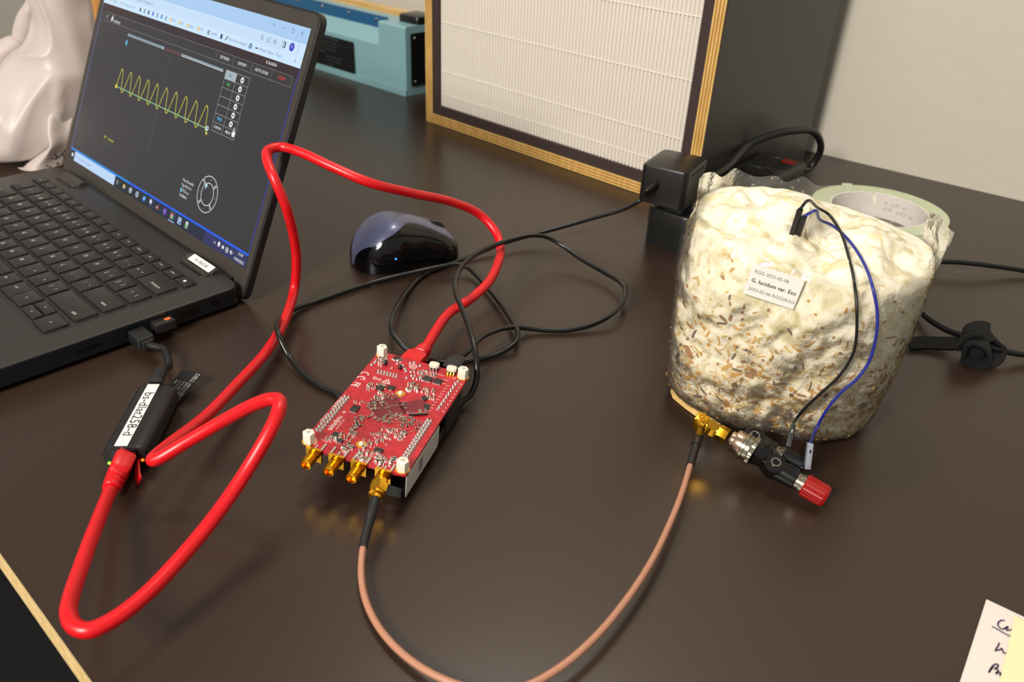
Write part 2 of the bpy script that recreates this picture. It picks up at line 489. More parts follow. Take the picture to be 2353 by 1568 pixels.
# ---- lid
s_ = V((0, math.sin(LID), math.cos(LID))); n_ = V((1, 0, 0)).cross(s_)
LIDM = frame((0, 0, 0.02455), (1, 0, 0), y=s_)
DX0, DX1, DY1 = -312.4, 1.4, 174.6
LB, LT, LL, LR = -23.5, 186.5, -322.0, 9.0
mb = MB(); c = ((LL + LR) / 2 * mm, (LB + LT) / 2 * mm); d = ((LR - LL) * mm, (LT - LB) * mm)
mb.rrect(c, d, 0.0085, -0.0058, -0.0010, LIDM, 0, 0, 6)
mb.rrect(c, (d[0] - .0008, d[1] - .0008), 0.0083, -0.0010, -0.0004, LIDM, 0, 0.0003, 6)
mb.build('lid_shell', mat('lid_shell', (27, 28, 29), 0.4), lap, 50)
mb = MB()
poly = rrpoly(c, (d[0] - .004, d[1] - .004), 0.007, 6)
mb.prism(poly, -0.0006, -0.00015, LIDM); mb.build('bezel', m_bez, lap, 0)
mb = MB(); mb.ring((-158.4 * mm, -8.0 * mm), 3.0 * mm, 3.35 * mm, -0.0001, M=LIDM)
mb.text('DELL', 0.0026, -158.4 * mm, -8.0 * mm, -0.0001, LIDM, 0, 0, 'CENTER')
mb.build('logo', mat('logo_bronze', (112, 88, 66), .35, .6), lap, 0)

# ---- the picture on the screen (flat print, millimetres from the lower right corner)
SC = {}
scr_m = []
def S(rgb, e=1.0):
    k = (rgb, e)
    if k not in SC:
        SC[k] = len(scr_m)
        scr_m.append(mat('screen_%d' % len(scr_m), (6, 6, 7), 0.28, spec=0.5, emit=rgb, estr=e))
    return SC[k]
mb = MB(); ZL = 0.00003
def rect(x0, x1, y0, y1, rgb, L=1, e=1.0): mb.quad(x0 * mm, x1 * mm, y0 * mm, y1 * mm, L * ZL, LIDM, S(rgb, e))
def line(pts, w, rgb, L=3): mb.strip([(p[0] * mm, p[1] * mm) for p in pts], w * mm, L * ZL, LIDM, S(rgb))
def txt(t, x, y, sz, rgb, L=4, al='LEFT', wt=0.0, sx=1.0): mb.text(t, sz * mm, x * mm, y * mm, L * ZL, LIDM, S(rgb), wt * mm, al, 0, sx)
def disc(x, y, r, rgb, L=4, r0=0): mb.ring((x * mm, y * mm), r0 * mm, r * mm, L * ZL, M=LIDM, mi=S(rgb))
BGC = (50, 47, 51)
rect(DX0, DX1, 0, DY1, (10, 10, 12), 0)
rect(DX0 + .6, DX1 - .7, 10, 141, BGC)
rect(DX0 + .6, DX1 - .7, 140, 147, (48, 33, 38))
rect(DX0 + .3, DX1 - .2, 147, 163.5, (203, 228, 250))
rect(DX0 + .3, DX1 - .2, 163.5, DY1, (168, 203, 240))
rect(DX0 + .3, -23, 155, 162.6, (196, 221, 246), 2)
rect(DX1 - .75, DX1 - .1, 10, 147, (66, 72, 200), 2); rect(DX0 + .1, DX0 + .75, 10, 147, (96, 122, 190), 2)
rect(DX0, -150, 0, 9.3, (18, 30, 42)); rect(-150, -60, 0, 9.3, (24, 33, 58)); rect(-60, DX1, 0, 9.3, (42, 48, 92))
rect(DX0, -190, 9.2, 11.0, (6, 134, 222), 2); rect(-190, DX1, 9.2, 11.0, (24, 92, 224), 2)
# title bar buttons
GR = (86, 104, 130)
line([(-43.5, 171), (-42, 169.4), (-40.5, 171)], .35, GR); line([(-31, 170.2), (-28, 170.2)], .35, GR)
line([(-19.4, 168.8), (-16.8, 168.8), (-16.8, 171.4), (-19.4, 171.4), (-19.4, 168.8)], .35, GR)
line([(-8.4, 168.8), (-5.8, 171.4)], .35, GR); line([(-8.4, 171.4), (-5.8, 168.8)], .35, GR)
# toolbar
disc(-53, 159.8, 1.5, GR, r0=1.1); line([(-52, 158.7), (-50.8, 157.5)], .5, GR)
line([(-45.6, 160.6), (-45.6, 157.8), (-42, 157.8), (-42, 159)], .35, GR); line([(-44.6, 158.8), (-41.8, 161.2)], .4, GR)
st = [(-36 + (1.9 if i % 2 == 0 else .8) * math.sin(i * PI / 5), 159.2 + (1.9 if i % 2 == 0 else .8) * math.cos(i * PI / 5)) for i in range(11)]
line(st, .35, GR)
line([(-25.6, 157.4), (-22.6, 157.4), (-22.6, 161), (-25.6, 161), (-25.6, 157.4)], .5, (40, 46, 60)); rect(-23.6, -22.6, 157.4, 161, (40, 46, 60), 3)
disc(-14.6, 159.2, 3.0, (62, 60, 190)); txt('F', -14.6, 159.2, 3.4, (230, 235, 250), 5, 'CENTER')
for k in (-1.6, 0, 1.6): disc(-6.8, 159.2 + k, .36, (50, 58, 74))
txt('scopegenpro/?type=run', -256, 158.4, 3.6, (112, 134, 168))
# bookmarks
txt('Translate', -297, 151, 3.2, (122, 146, 184)); rect(-300, -298, 149.8, 152.2, (226, 188, 96), 3)
line([(-279, 149.6), (-277.6, 151), (-279, 152.4)], .7, (200, 80, 50)); txt('Training power DS..', -275, 151, 3.2, (122, 146, 184))
for i, cc in enumerate([(40, 50, 84), (46, 50, 60), (40, 44, 52), (54, 92, 200), (70, 84, 120), (44, 120, 214), (120, 150, 170)]):
    x = -241 + i * 7.7; rect(x - 1.2, x + 1.2, 149.3, 152.7, cc, 3)
    if i in (1, 4): rect(x - .5, x + .5, 149.9, 152, (200, 214, 236), 4)
x = -187
for t, wd_ in (('ETH', 15), ('Ref', 14), ('Read', 17), ('MIT', 15)):
    rect(x - 1.4, x + 1.2, 149.4, 152.4, (236, 192, 96), 3); txt(t, x + 2.8, 151, 3.2, (110, 132, 168)); x += wd_
line([(-126.6, 149.4), (-126.6, 152.6)], .8, (40, 48, 62)); line([(-124, 149.4), (-125.4, 151), (-124, 152.6)], .9, (40, 48, 62)); txt('mySNF', -121.5, 151, 3.2, (110, 132, 168))
rect(-107.4, -104.6, 149.2, 152.8, (40, 46, 110), 3); line([(-99.5, 149.6), (-97.5, 152.4)], 1.4, (110, 112, 116)); txt('Electronics design c...', -95.5, 151, 3.4, (110, 128, 160))
disc(-64.5, 151, 2.0, (40, 70, 150), r0=1.1); disc(-64.5, 151, .8, (60, 190, 120), 3)
line([(-57.6, 151), (-54.6, 151)], 1.0, (60, 60, 84)); txt('Master Micro - Tool...', -52.5, 151, 3.4, (110, 120, 160)); line([(-7.4, 152.2), (-6.3, 151), (-7.4, 149.8)], .4, (60, 70, 90))
# application head
LN = (120, 116, 118)
line([(-303.4, 140), (-4, 140.4)], .38, LN); line([(-303, 132.4), (-3.6, 132.9)], .38, LN)
for x in (-105.7, -81.8, -55.6, -29.5, -4): line([(x, 132.8), (x, 140.2)], .38, LN)
WH = (226, 226, 228)
txt('SETTINGS\u25be', -93.7, 136.4, 3.1, WH, al='CENTER', wt=.03, sx=.92); txt('EXPORT\u25be', -68.6, 136.4, 3.1, WH, al='CENTER', wt=.03, sx=.95)
txt('AUTO SCALE', -42.5, 136.4, 3.1, WH, al='CENTER', wt=.03, sx=.95); txt('STOP', -16.6, 136.6, 3.3, (232, 62, 50), al='CENTER', wt=.04)
txt('fs 26.62kS/s', -33, 143.9, 3.0, WH, al='CENTER', wt=.03)
line([(-298, 137.6), (-299.3, 136.2), (-298, 134.8)], .4, WH)
mb.add([(p[0] * mm, p[1] * mm, 3 * ZL) for p in ((-290, 134), (-288.2, 133.4), (-286.6, 134.6), (-286.4, 136), (-287.4, 138), (-288, 139.4), (-289, 137), (-290.2, 135.6))], [(0, 1, 2, 3, 4, 5, 6, 7)], S((216, 226, 236)), LIDM)
txt('redpitaya', -285, 134.6, 3.6, (196, 200, 206), wt=.05)
# time slider
line([(-253, 128), (-92, 128)], .55, (176, 204, 216)); line([(-253, 126.8), (-188, 126.8)], .45, (200, 220, 226)); line([(-156.6, 126.8), (-92, 126.8)], .6, (226, 236, 238))
rect(-187, -156.8, 126.2, 128.5, (92, 56, 58), 4); disc(-187.9, 127.4, 1.3, (120, 208, 236), 5)
mb.add([(p[0] * mm, p[1] * mm, 3 * ZL) for p in ((-252.2, 117.4), (-250.8, 119.4), (-251, 122.4), (-253.4, 122.4), (-253.6, 119.4))], [(0, 1, 2, 3, 4)], S((96, 196, 232)), LIDM)
# graph grid
for i in range(11):
    x = -253 + i * 16; line([(x, 41.6), (x, 122.4)], .16 if i != 5 else .34, (60, 56, 58) if i != 5 else (96, 92, 92), 2)
for i in range(9):
    y = 41.6 + i * 10.1; line([(-253, y), (-93.2, y)], .16, (62, 58, 60), 2)
line([(-252.6, 81.6), (-93.2, 81.5)], .62, (150, 206, 160), 3)
w = [(-252.6, 81.6), (-249.2, 97.8), (-247.6, 97.6), (-245.4, 94.8), (-242.6, 80.6), (-240.6, 78.6), (-238.4, 79.4)]
for i in range(1, 10):
    x = -252.6 + i * 16.28
    w += [(x - 1.4, 82.0), (x + 3.4, 97.2), (x + 4.2, 98.1), (x + 5.4, 97.6), (x + 7.4, 94.8), (x + 10.2, 80.6), (x + 12.2, 78.6), (x + 14, 79.6)]
w = w[:-1]; w[-1] = (-93.2, 78.6)
line(w, .62, (218, 216, 66), 4)
disc(-252.6, 81.6, 1.9, (226, 220, 20), 5); disc(-252.6, 81.6, .8, (170, 160, 10), 6)
disc(-93.3, 81.8, 2.0, (190, 220, 230), 5); disc(-92.8, 78.0, 1.2, (214, 214, 90), 5); disc(-93, 82, .8, (80, 90, 100), 6)
# channel panel
PX0, PX1, PM = -87.6, -54.6, -72.2
rh = (128.9 - 82.1) / 7
for i in range(8): line([(PX0, 82.1 + i * rh), (PX1, 82.1 + i * rh)], .4, (150, 146, 148))
for x in (PX0, PM, PX1): line([(x, 82.1), (x, 128.9)], .4, (150, 146, 148))
rect(PX0, PM, 128.9 - rh, 128.9, (160, 178, 188), 2); txt('IN1', -80, 125.6, 3.0, (96, 106, 112), al='CENTER', wt=.03)
txt('IN2', -80, 125.6 - rh, 3.0, (54, 196, 64), al='CENTER', wt=.05)
txt('OUT1', -80, 125.6 - 2 * rh, 2.8, (66, 62, 66), al='CENTER'); txt('OUT2', -80, 125.6 - 3 * rh, 2.8, (58, 54, 58), al='CENTER'); txt('MATH', -80, 125.6 - 4 * rh, 2.8, (58, 54, 58), al='CENTER')
txt('TRIG', -80, 125.6 - 5 * rh, 3.2, (72, 190, 236), al='CENTER', wt=.06)
txt('CURSOR', -79.9, 125.6 - 6 * rh, 2.9, WH, al='CENTER', wt=.03, sx=.92); txt('MEAS', -64.6, 125.6 - 6 * rh, 2.9, WH, al='CENTER', wt=.03)
for i in range(6):
    disc(-63.4, 125.6 - i * rh, 2.0, (238, 238, 238), 4, .9)
    for k in range(8):
        a = k * PI / 4; disc(-63.4 + 2.05 * math.cos(a), 125.6 - i * rh + 2.05 * math.sin(a), .42, (238, 238, 238), 4)
mb.add([(p[0] * mm, p[1] * mm, 5 * ZL) for p in ((-58.4, 84), (-55.4, 84), (-54.6, 87.4), (-56, 88.2), (-56.8, 88), (-57.2, 91), (-58, 91), (-58, 87), (-59.2, 87.6), (-59.6, 87))], [tuple(range(10))], S((236, 240, 244)), LIDM)
# lower texts
txt('IN1', -253.5, 35.7, 3.0, (206, 206, 40), wt=.05); txt('10 mV/div', -246, 35.3, 2.8, (206, 206, 40), wt=.03)
txt('IN2', -253.9, 31.4, 3.0, (74, 110, 70), wt=.03); txt('1 V/div', -246, 31.0, 2.8, (74, 110, 70), wt=.03)
for i, t in enumerate(('Time 20 ms/div', 'Trig f IN1 0 V', '    97.72 ms', '15.258kS/s')):
    txt(t, -109.2, 36.2 - i * 4.1, 3.1, (214, 216, 220), wt=.03, sx=.9)
rect(-109, -107, 26.4, 29.6, (110, 214, 232), 4)
for i in range(4):
    a0 = PI / 4 + i * PI / 2 + .055; a1 = a0 + PI / 2 - .11
    for ra, rb in ((13.8, 14.35), (8.4, 8.95)): mb.ring((-70.3 * mm, 35.2 * mm), ra * mm, rb * mm, 4 * ZL, a0, a1, LIDM, S(WH), 24)
    for a in (a0, a1): line([(-70.3 + 8.5 * math.cos(a), 35.2 + 8.5 * math.sin(a)), (-70.3 + 14.2 * math.cos(a), 35.2 + 14.2 * math.sin(a))], .5, WH, 4)
for (x, y, t) in ((-70.3, 46.5, '+'), (-58.9, 35.2, '+'), (-70.3, 23.8, '-'), (-81.7, 35.2, '-')): txt(t, x, y, 3.0, (190, 190, 194), al='CENTER')
disc(-74.4, 41.0, 1.4, (190, 226, 230)); disc(-74.8, 39.0, .8, (120, 190, 210), 5)
# task bar
for (i, j) in ((0, 0), (1, 0), (0, 1), (1, 1)): rect(-308.2 + i * 1.7, -306.7 + i * 1.7, 3.2 + j * 1.7, 4.7 + j * 1.7, (232, 240, 248), 3)
rect(-302, -216.6, .4, 9.1, (186, 212, 244), 2)
disc(-297.6, 5.2, 1.3, (104, 124, 156), 3, .95); line([(-298.5, 4.2), (-299.4, 3.2)], .4, (104, 124, 156)); txt('Type here to search', -293, 4.8, 3.3, (112, 132, 164))
rect(-212.4, -209.4, 3, 6.6, (150, 156, 166), 3); rect(-211.6, -210.2, 3.8, 5.8, (18, 30, 42), 4)
rect(-199.8, -196, 3, 6.2, (240, 206, 96), 3); rect(-199, -196.8, 3, 4.6, (96, 170, 224), 4)
disc(-185.7, 4.8, 2.5, (196, 210, 222)); disc(-185.7, 4.8, 1.7, (96, 120, 144), 5); disc(-185.4, 5, .8, (214, 224, 234), 6)
disc(-173.3, 4.8, 2.5, (206, 218, 230)); disc(-173.3, 4.8, 1.7, (66, 92, 130), 5); line([(-174, 4.2), (-172.6, 5.6)], .5, WH, 6)
rect(-162.6, -158.8, 2.6, 6.4, (26, 116, 212), 3); rect(-161.2, -158, 4, 6.9, (92, 176, 240), 4); txt('O', -161.6, 4.6, 2.6, WH, 5, 'CENTER')
disc(-148.6, 5.8, 2.0, (206, 218, 236)); disc(-148.6, 2.6, .7, (90, 130, 210), 4)
mb.add([(p[0] * mm, p[1] * mm, 4 * ZL) for p in ((-138.6, 3.6), (-136.6, 3), (-134.6, 2.8), (-135.4, 7.2), (-136.6, 5.2))], [(0, 1, 2, 3, 4)], S((214, 96, 40)), LIDM); line([(-139, 4), (-136.8, 5.2)], .8, (120, 170, 210), 5)
rect(-126, -121.4, 2.4, 7.2, (120, 72, 196), 3); rect(-126, -123.6, 3.4, 6.2, (84, 44, 156), 4); txt('N', -124.8, 4.8, 2.4, WH, 5, 'CENTER')
rect(-116, -106.4, .3, 9.1, (46, 58, 80), 2); rect(-116, -106.4, .2, .9, (150, 196, 240), 3)
for i, cc in enumerate(((222, 68, 56), (246, 200, 60), (64, 168, 88))): mb.ring((-111.2 * mm, 4.9 * mm), 1.1 * mm, 2.5 * mm, 4 * ZL, PI / 6 + i * 2 * PI / 3, PI / 6 + (i + 1) * 2 * PI / 3, LIDM, S(cc), 12)
disc(-111.2, 4.9, 1.1, (72, 134, 240), 5)
rect(-101.4, -96.6, 2.2, 7.2, (40, 120, 200), 3); line([(-101.4, 2.2), (-96.6, 2.2), (-96.6, 7.2), (-101.4, 7.2), (-101.4, 2.2)], .4, WH, 4); rect(-100.4, -99.4, 3.2, 6.4, WH, 5); rect(-98.6, -97.6, 4.2, 6.4, WH, 5)
rect(-89.4, -85.8, 2.2, 7.4, (226, 236, 228), 3); rect(-89, -86.2, 2.4, 4.8, (70, 172, 70), 4); line([(-88.6, 5), (-86.6, 6.6)], .5, (70, 172, 70), 5)
line([(-45.4, 4.2), (-44.1, 5.6), (-42.8, 4.2)], .45, WH, 4); disc(-38.1, 5.6, 1.7, (226, 230, 240)); rect(-39.6, -36.6, 3.4, 3.9, (196, 120, 130), 4)
rect(-33.6, -30.8, 3.8, 6.2, (222, 226, 238), 4); disc(-26.2, 4.8, 2.0, WH, 4, 1.5); line([(-28.2, 4.8), (-24.2, 4.8)], .4, WH, 5); line([(-26.2, 2.8), (-26.2, 6.8)], .4, WH, 5)
mb.add([(p[0] * mm, p[1] * mm, 4 * ZL) for p in ((-21.8, 4), (-20.8, 4), (-19.8, 3), (-19.8, 7), (-20.8, 6), (-21.8, 6))], [(0, 1, 2, 3, 4, 5)], S(WH), LIDM); line([(-19, 4), (-17.8, 5.8)], .35, WH, 4)
txt('17:47', -8.2, 7.0, 3.2, WH, al='CENTER', wt=.03); txt('17/05/2023', -8.6, 2.4, 3.2, WH, al='CENTER', wt=.03, sx=.95)
mb.build('display', scr_m, lap, 0)
# ------------------------------------------------------------------ measuring board (upside down, seen from its solder side)
BM = Matrix(((0.9611, 0.2673, 0.0691, -0.0664), (-0.2666, 0.9636, -0.0185, 0.3685), (-0.0715, -0.0006, 0.9974, 0.0224), (0, 0, 0, 1)))
_x = V((0.9611, -0.2666, -0.0715)); _y = V((0.2673, 0.9636, -0.0006))
BM = frame((-0.0664, 0.3685, 0.0224), _x, y=_y)
board = thing('circuit_board', 'red measuring circuit board with four gold connectors and white corner spacers', 'circuit board', M=BM)
m_pcb = bpy.data.materials.new('pcb_red'); m_pcb.use_nodes = True
nt = m_pcb.node_tree; b = nt.nodes['Principled BSDF']; b.inputs['Roughness'].default_value = 0.3; b.inputs['Coat Weight'].default_value = 0.25
tc = nt.nodes.new('ShaderNodeTexCoord'); vo = nt.nodes.new('ShaderNodeTexVoronoi'); vo.inputs['Scale'].default_value = 420; vo.distance = 'MANHATTAN'; vo.feature = 'DISTANCE_TO_EDGE' if False else 'F1'
no = nt.nodes.new('ShaderNodeTexNoise'); no.inputs['Scale'].default_value = 260; no.inputs['Detail'].default_value = 3
r = nt.nodes.new('ShaderNodeValToRGB'); r.color_ramp.elements[0].position = .38; r.color_ramp.elements[1].position = .6
r.color_ramp.elements[0].color = lin((166, 12, 32)) + (1,); r.color_ramp.elements[1].color = lin((190, 22, 42)) + (1,)
nt.links.new(tc.outputs['Object'], no.inputs['Vector']); nt.links.new(no.outputs['Fac'], r.inputs['Fac']); nt.links.new(r.outputs['Color'], b.inputs['Base Color'])
m_maroon = mat('pcb_maroon', (118, 22, 38), .35, var=(700, .35))
m_silk = mat('silkscreen', (236, 214, 212), .6)
m_gold = mat('gold_plate', (236, 176, 50), 0.2, 1.0)
m_goldpad = mat('gold_pad', (236, 178, 62), 0.3, 0.8)
m_tin = mat('solder_tin', (214, 210, 204), 0.25, 0.9)
m_nylon = mat('white_nylon', (236, 232, 214), 0.45)
m_chip = mat('chip_black', (34, 30, 30), 0.4)
m_tan = mat('ceramic_tan', (156, 112, 82), 0.45)
m_brown = mat('ceramic_brown', (92, 52, 40), 0.45)
PT = 0.0  # top face
mb = MB()
po = [(-29.8, -43.5), (-26.5, -48.6), (-22, -49.2), (22, -49.2), (29.8, -48), (29.8, 44), (27.5, 49), (-27.5, 49), (-29.8, 47)]
mb.prism([(p[0] * mm, p[1] * mm) for p in po], -0.0016, 0.0); mb.build('board_panel', m_pcb, board, 0)
# darker field under the processor and the memory
def field(cx, cy, w, h, rot, name):
    mb = MB(); M = Matrix.Translation((cx * mm, cy * mm, 0)) @ Matrix.Rotation(rot, 4, 'Z')
    mb.rrect((0, 0), (w * mm, h * mm), .0005, -0.0001, 0.00004, M); return mb.build(name, m_maroon, board, 0)
field(-1.5, -1.2, 17, 17, math.radians(42), 'via_field'); field(11.5, 6.2, 10.5, 15.5, math.radians(-50), 'via_field')
# silkscreen print
mb = MB(); ZS = 0.00006
T = lambda t, x, y, s, rot=-PI / 2, wt=0.0, al='CENTER', sx=1: mb.text(t, s * mm, x * mm, y * mm, ZS, None, 0, wt * mm, al, rot, sx)
# CE and FC marks
for cy in (22.0, 17.2):
    mb.ring((-27.2 * mm, cy * mm), 2.0 * mm, 2.7 * mm, ZS, PI * 0.0, PI, None, 0, 16)
    if cy < 20: mb.strip([(-27.2 * mm, cy * mm), (-24.8 * mm, cy * mm)], .55 * mm, ZS)
T('F', -27.0, 12.0, 5.4, wt=.06); mb.ring((-27.0 * mm, 8.3 * mm), 2.0 * mm, 2.6 * mm, ZS, .1 * PI, PI * .95, None, 0, 14); mb.ring((-27.0 * mm, 8.6 * mm), .8 * mm, 1.3 * mm, ZS, .1 * PI, PI * .95, None, 0, 14)
mb.strip([(-20.6 * mm, 20.2 * mm), (-20.6 * mm, 22.6 * mm)], .7 * mm, ZS)
mb.strip([(p[0] * mm, p[1] * mm) for p in ((-19.4, 20), (-16.4, 22.4), (-16.4, 20), (-19.4, 22.4), (-19.4, 20))], .35 * mm, ZS)
mb.strip([(p[0] * mm, p[1] * mm) for p in ((-15, 19.6), (-9.8, 19.6), (-12.4, 23.8), (-15, 19.6))], .5 * mm, ZS)
mb.strip([(p[0] * mm, p[1] * mm) for p in ((-13.6, 20.4), (-11.4, 22.2))], .4 * mm, ZS); mb.strip([(p[0] * mm, p[1] * mm) for p in ((-11.2, 20.4), (-12.8, 21.8))], .4 * mm, ZS)
T('redpitaya', -21.0, -25.6, 4.6, wt=.04, sx=.78); T('open instruments', -18.4, -25.4, 1.7, sx=.8)
T('EXTENSION 1', -29.0, -9.4, 2.0); T('Red Pitaya', -29.0, -24, 1.9)
mb.ring((-4.6 * mm, 42.5 * mm), 2.0 * mm, 2.5 * mm, ZS, 0, 2 * PI); mb.ring((-4.6 * mm, 42.5 * mm), 1.0 * mm, 1.35 * mm, ZS, 0, 2 * PI); mb.ring((-4.6 * mm, 42.5 * mm), 0, .45 * mm, ZS, 0, 2 * PI)
mb.ring((-11.2 * mm, 40.0 * mm), .6 * mm, 1.6 * mm, ZS, 0, 2 * PI)
T('CONSOLE', 12.6, 41.4, 1.5, rot=0); T('LED', -15.6, 35, 1.6); T('PWR', 22.6, 42, 1.4)
for i in range(10): T('IO%d' % i, 21.6 - .1 * i, 33 - i * 3.0, 1.3, rot=.35)
mb.ring((-26.7 * mm, -44.8 * mm), 3.9 * mm, 4.2 * mm, ZS, -.4, 1.9); mb.ring((18.4 * mm, 36 * mm), 2.0 * mm, 2.3 * mm, ZS, .6, 2.4); mb.ring((18.4 * mm, 36 * mm), 2.0 * mm, 2.3 * mm, ZS, 3.8, 5.6)
T('X', -21.4, -15.3, 3.0, rot=.6, wt=.05)
mb.build('silkscreen_print', m_silk, board, 0)
# white nylon spacers
for sx, sy in ((-1, 1), (1, 1), (-1, -1), (1, -1)):
    x, y = 26.6 * sx, (45.4 if sy > 0 else -45.0)
    mb = MB(); M = Matrix.Translation((x * mm, y * mm, 0)) @ Matrix.Rotation(.2, 4, 'Z')
    mb.prism([(p[0], p[1]) for p in hexpoly(0.00325)], 0.0002, 0.0064, M, 0, 0.0005)
    mb.lathe([(0.0013, 0.0064), (0.0013, 0.00645)], M, 1, 12)
    sp = mb.build('spacer', [m_nylon, mat('nylon_hole', (190, 184, 164), .6)], board)
    mb = MB(); mb.lathe([(0.0037, 0.0), (0.0037, 0.00012)], Matrix.Translation((x * mm, y * mm, 0)), 0, 20); mb.build('gold_ring', m_goldpad, sp, 0)
# gold mounting pads with white plugs
for x, y in ((-0.4, 14.0), (-0.9, -35.9)):
    mb = MB(); M = Matrix.Translation((x * mm, y * mm, 0))
    mb.lathe([(0.0028, 0), (0.0028, 0.0002)], M, 0, 24)
    mb.lathe([(0.0014, 0.0002), (0.0014, 0.0008), (0.001, 0.0013), (0.0004, 0.0016)], M, 1, 16)
    mb.build('mounting_plug', [m_goldpad, m_nylon], board, 40)
# edge connectors
SMX = (-20.9, -8.0, 4.6, 18.2)
for i, x in enumerate(SMX):
    mb = MB(); ax = frame((x * mm, -0.0497, -0.003), (1, 0, 0), z=(0, -1, 0))   # z points outwards
    yb = -49.7
    mb.box((x * mm, -0.0500, -0.003), (0.0086, 0.0014, 0.0082), None, 0)
    for sx in (-1, 1):
        mb.box(((x + sx * 3.7) * mm, -0.0468, 0.0004), (0.0011, 0.0058, 0.0009), None, 1)
        mb.box(((x + sx * 3.7) * mm, -0.0468, -0.0024), (0.0011, 0.0052, 0.0009), None, 1)
    mb.box((x * mm, -0.0478, 0.0002), (0.0009, 0.0036, 0.0005), None, 1)
    prof = [(0.0033, 0.0012), (0.0033, 0.0021), (0.0026, 0.0022)]
    for k in range(9):
        z = 0.0026 + k * 0.00062
        prof += [(0.0027, z), (0.00315, z + .00025), (0.0027, z + .0005)]
    prof += [(0.0029, 0.0086), (0.0029, 0.0094), (0.0022, 0.0095), (0.0022, 0.0066), (0.0005, 0.0066), (0.0005, 0.0085)]
    mb.lathe(prof, ax, 0, 20)
    mb.build('edge_connector', [m_gold, m_tin], board, 30)
# header solder joints: two double rows of thirteen
mb = MB()
def joint(x, y, r=.00062, h=.0012, mb_=None):
    mb_.lathe([(r * 1.3, 0), (r, h * .45), (r * .5, h * .85), (r * .25, h)], Matrix.Translation((x * mm, y * mm, 0)), 0, 8)
for x0 in (-27.4, -25.1, 23.1, 25.2):
    for k in range(13): joint(x0, -35.4 + k * 2.72, .00085, .0017, mb)
for k in range(7):
    joint(-21.4 + k * 1.95, 29.0 + .12 * k, .0006, .0012, mb); joint(-20.6 + k * 1.95, 26.7 + .1 * k, .0006, .0012, mb)
for k in range(9):
    joint(25.6 - .1 * k, 39.6 - 3.6 * k, .0008, .0012, mb); joint(28.2, 38 - 3.6 * k, .0004, .0004, mb); joint(24.4, 37.6 - 3.6 * k, .0005, .0008, mb)
for x, y in ((-24, 45.6), (-25.4, 41.5), (-26.6, 39), (-27, 36), (-27.6, 33), (-22.6, 43), (-3.5, 36.5), (-1.6, 33), (0.5, 31), (-3.4, 29.6), (3, 38), (-8.0, 38), (-6.5, 36), (4.6, 41), (-7.6, 45), (-5.5, 46.5), (-1, 45)):
    joint(x, y, .0008, .001, mb)
o = mb.build('solder_joint', m_tin, board, 60); o['kind'] = 'stuff'
# chips
def chip(x, y, w, h, z, rot=0, pins=0, name='chip'):
    mb = MB(); M = Matrix.Translation((x * mm, y * mm, 0)) @ Matrix.Rotation(math.radians(rot), 4, 'Z')
    mb.rrect((0, 0), (w * mm, h * mm), .0002, .0001, z * mm, M, 0, .0001, 1)
    for sgn in (-1, 1):
        for k in range(pins):
            mb.box(((-w / 2 + (k + .5) * w / pins) * mm, sgn * (h / 2 + .35) * mm, .00018), (w / pins * .45 * mm, .0009, .0003), M, 1)
    return mb.build(name, [m_chip, m_tin], board)
for a in ((8.6, 34.0, 5.0, 4.2, .9, 0, 4), (14.8, 34.2, 5.0, 4.2, .9, 0, 4), (-17.2, -10.4, 4.0, 5.0, 1.1, 0, 4), (-12.7, 12.8, 4.2, 2.8, 1.3, 8, 1), (-7.2, 16.0, 4.2, 2.6, 1.3, 8, 1), (14.1, 15.2, 3.4, 2.4, 1.0, -40, 4), (18.3, 8.2, 3.0, 4.4, .9, 20, 3), (-16.5, -34.6, 3.2, 3.0, 1.0, 0, 3), (-12.0, -38.3, 3.0, 2.4, 1.0, 0, 3), (9.5, -37.0, 4.6, 3.0, 1.0, 0, 4), (-16.6, 45.4, 3.6, 2.8, 1.1, 0, 2)):
    chip(*a)
mb = MB(); M = Matrix.Translation((0.0167, -0.0002, 0)) @ Matrix.Rotation(math.radians(30), 4, 'Z')
mb.box((0, 0, .0006), (.0105, .0011, .0011), M, 0); mb.box((0, 0.0002, .0012), (.0103, .0003, .0002), M, 1); mb.build('chip', [m_chip, m_tin], board)
for x, y in ((-20.5, 37.2), (-10.7, 37.3)):
    mb = MB(); mb.lathe([(0.0013, 0.0), (0.0013, .0018), (.0009, .0023)], Matrix.Translation((x * mm, y * mm, 0)), 0, 14); mb.build('guide_pin', m_blackgl, board)
# the two push buttons
for x, y, g in ((8.0, 45.6, False), (18.9, 46.6, True)):
    mb = MB(); M = Matrix.Translation((x * mm, y * mm, 0)) @ Matrix.Rotation(.1, 4, 'Z')
    mb.rrect((0, 0), (.0056, .0046), .0006, .0, .0022, M, 1)
    for k in (-1, 0, 1): mb.box((k * .0019, -.0024, .0012), (.0009, .0003, .0022), M, 2)
    mb.prism([(q[0] * .0030, q[1] * .0022) for q in ((-1, -.55), (-.55, -1), (.55, -1), (1, -.55), (1, .55), (.55, 1), (-.55, 1), (-1, .55))], .0022, .0042, M, 0, .0003)
    if g:
        for k in (-1, 0, 1): mb.box((k * .0017, -.0034, .0004), (.0011, .0016, .0008), M, 3)
    mb.build('push_button', [mat('button_cream', (226, 220, 200), .4), m_blackgl, m_tin, m_goldpad], board, 30)
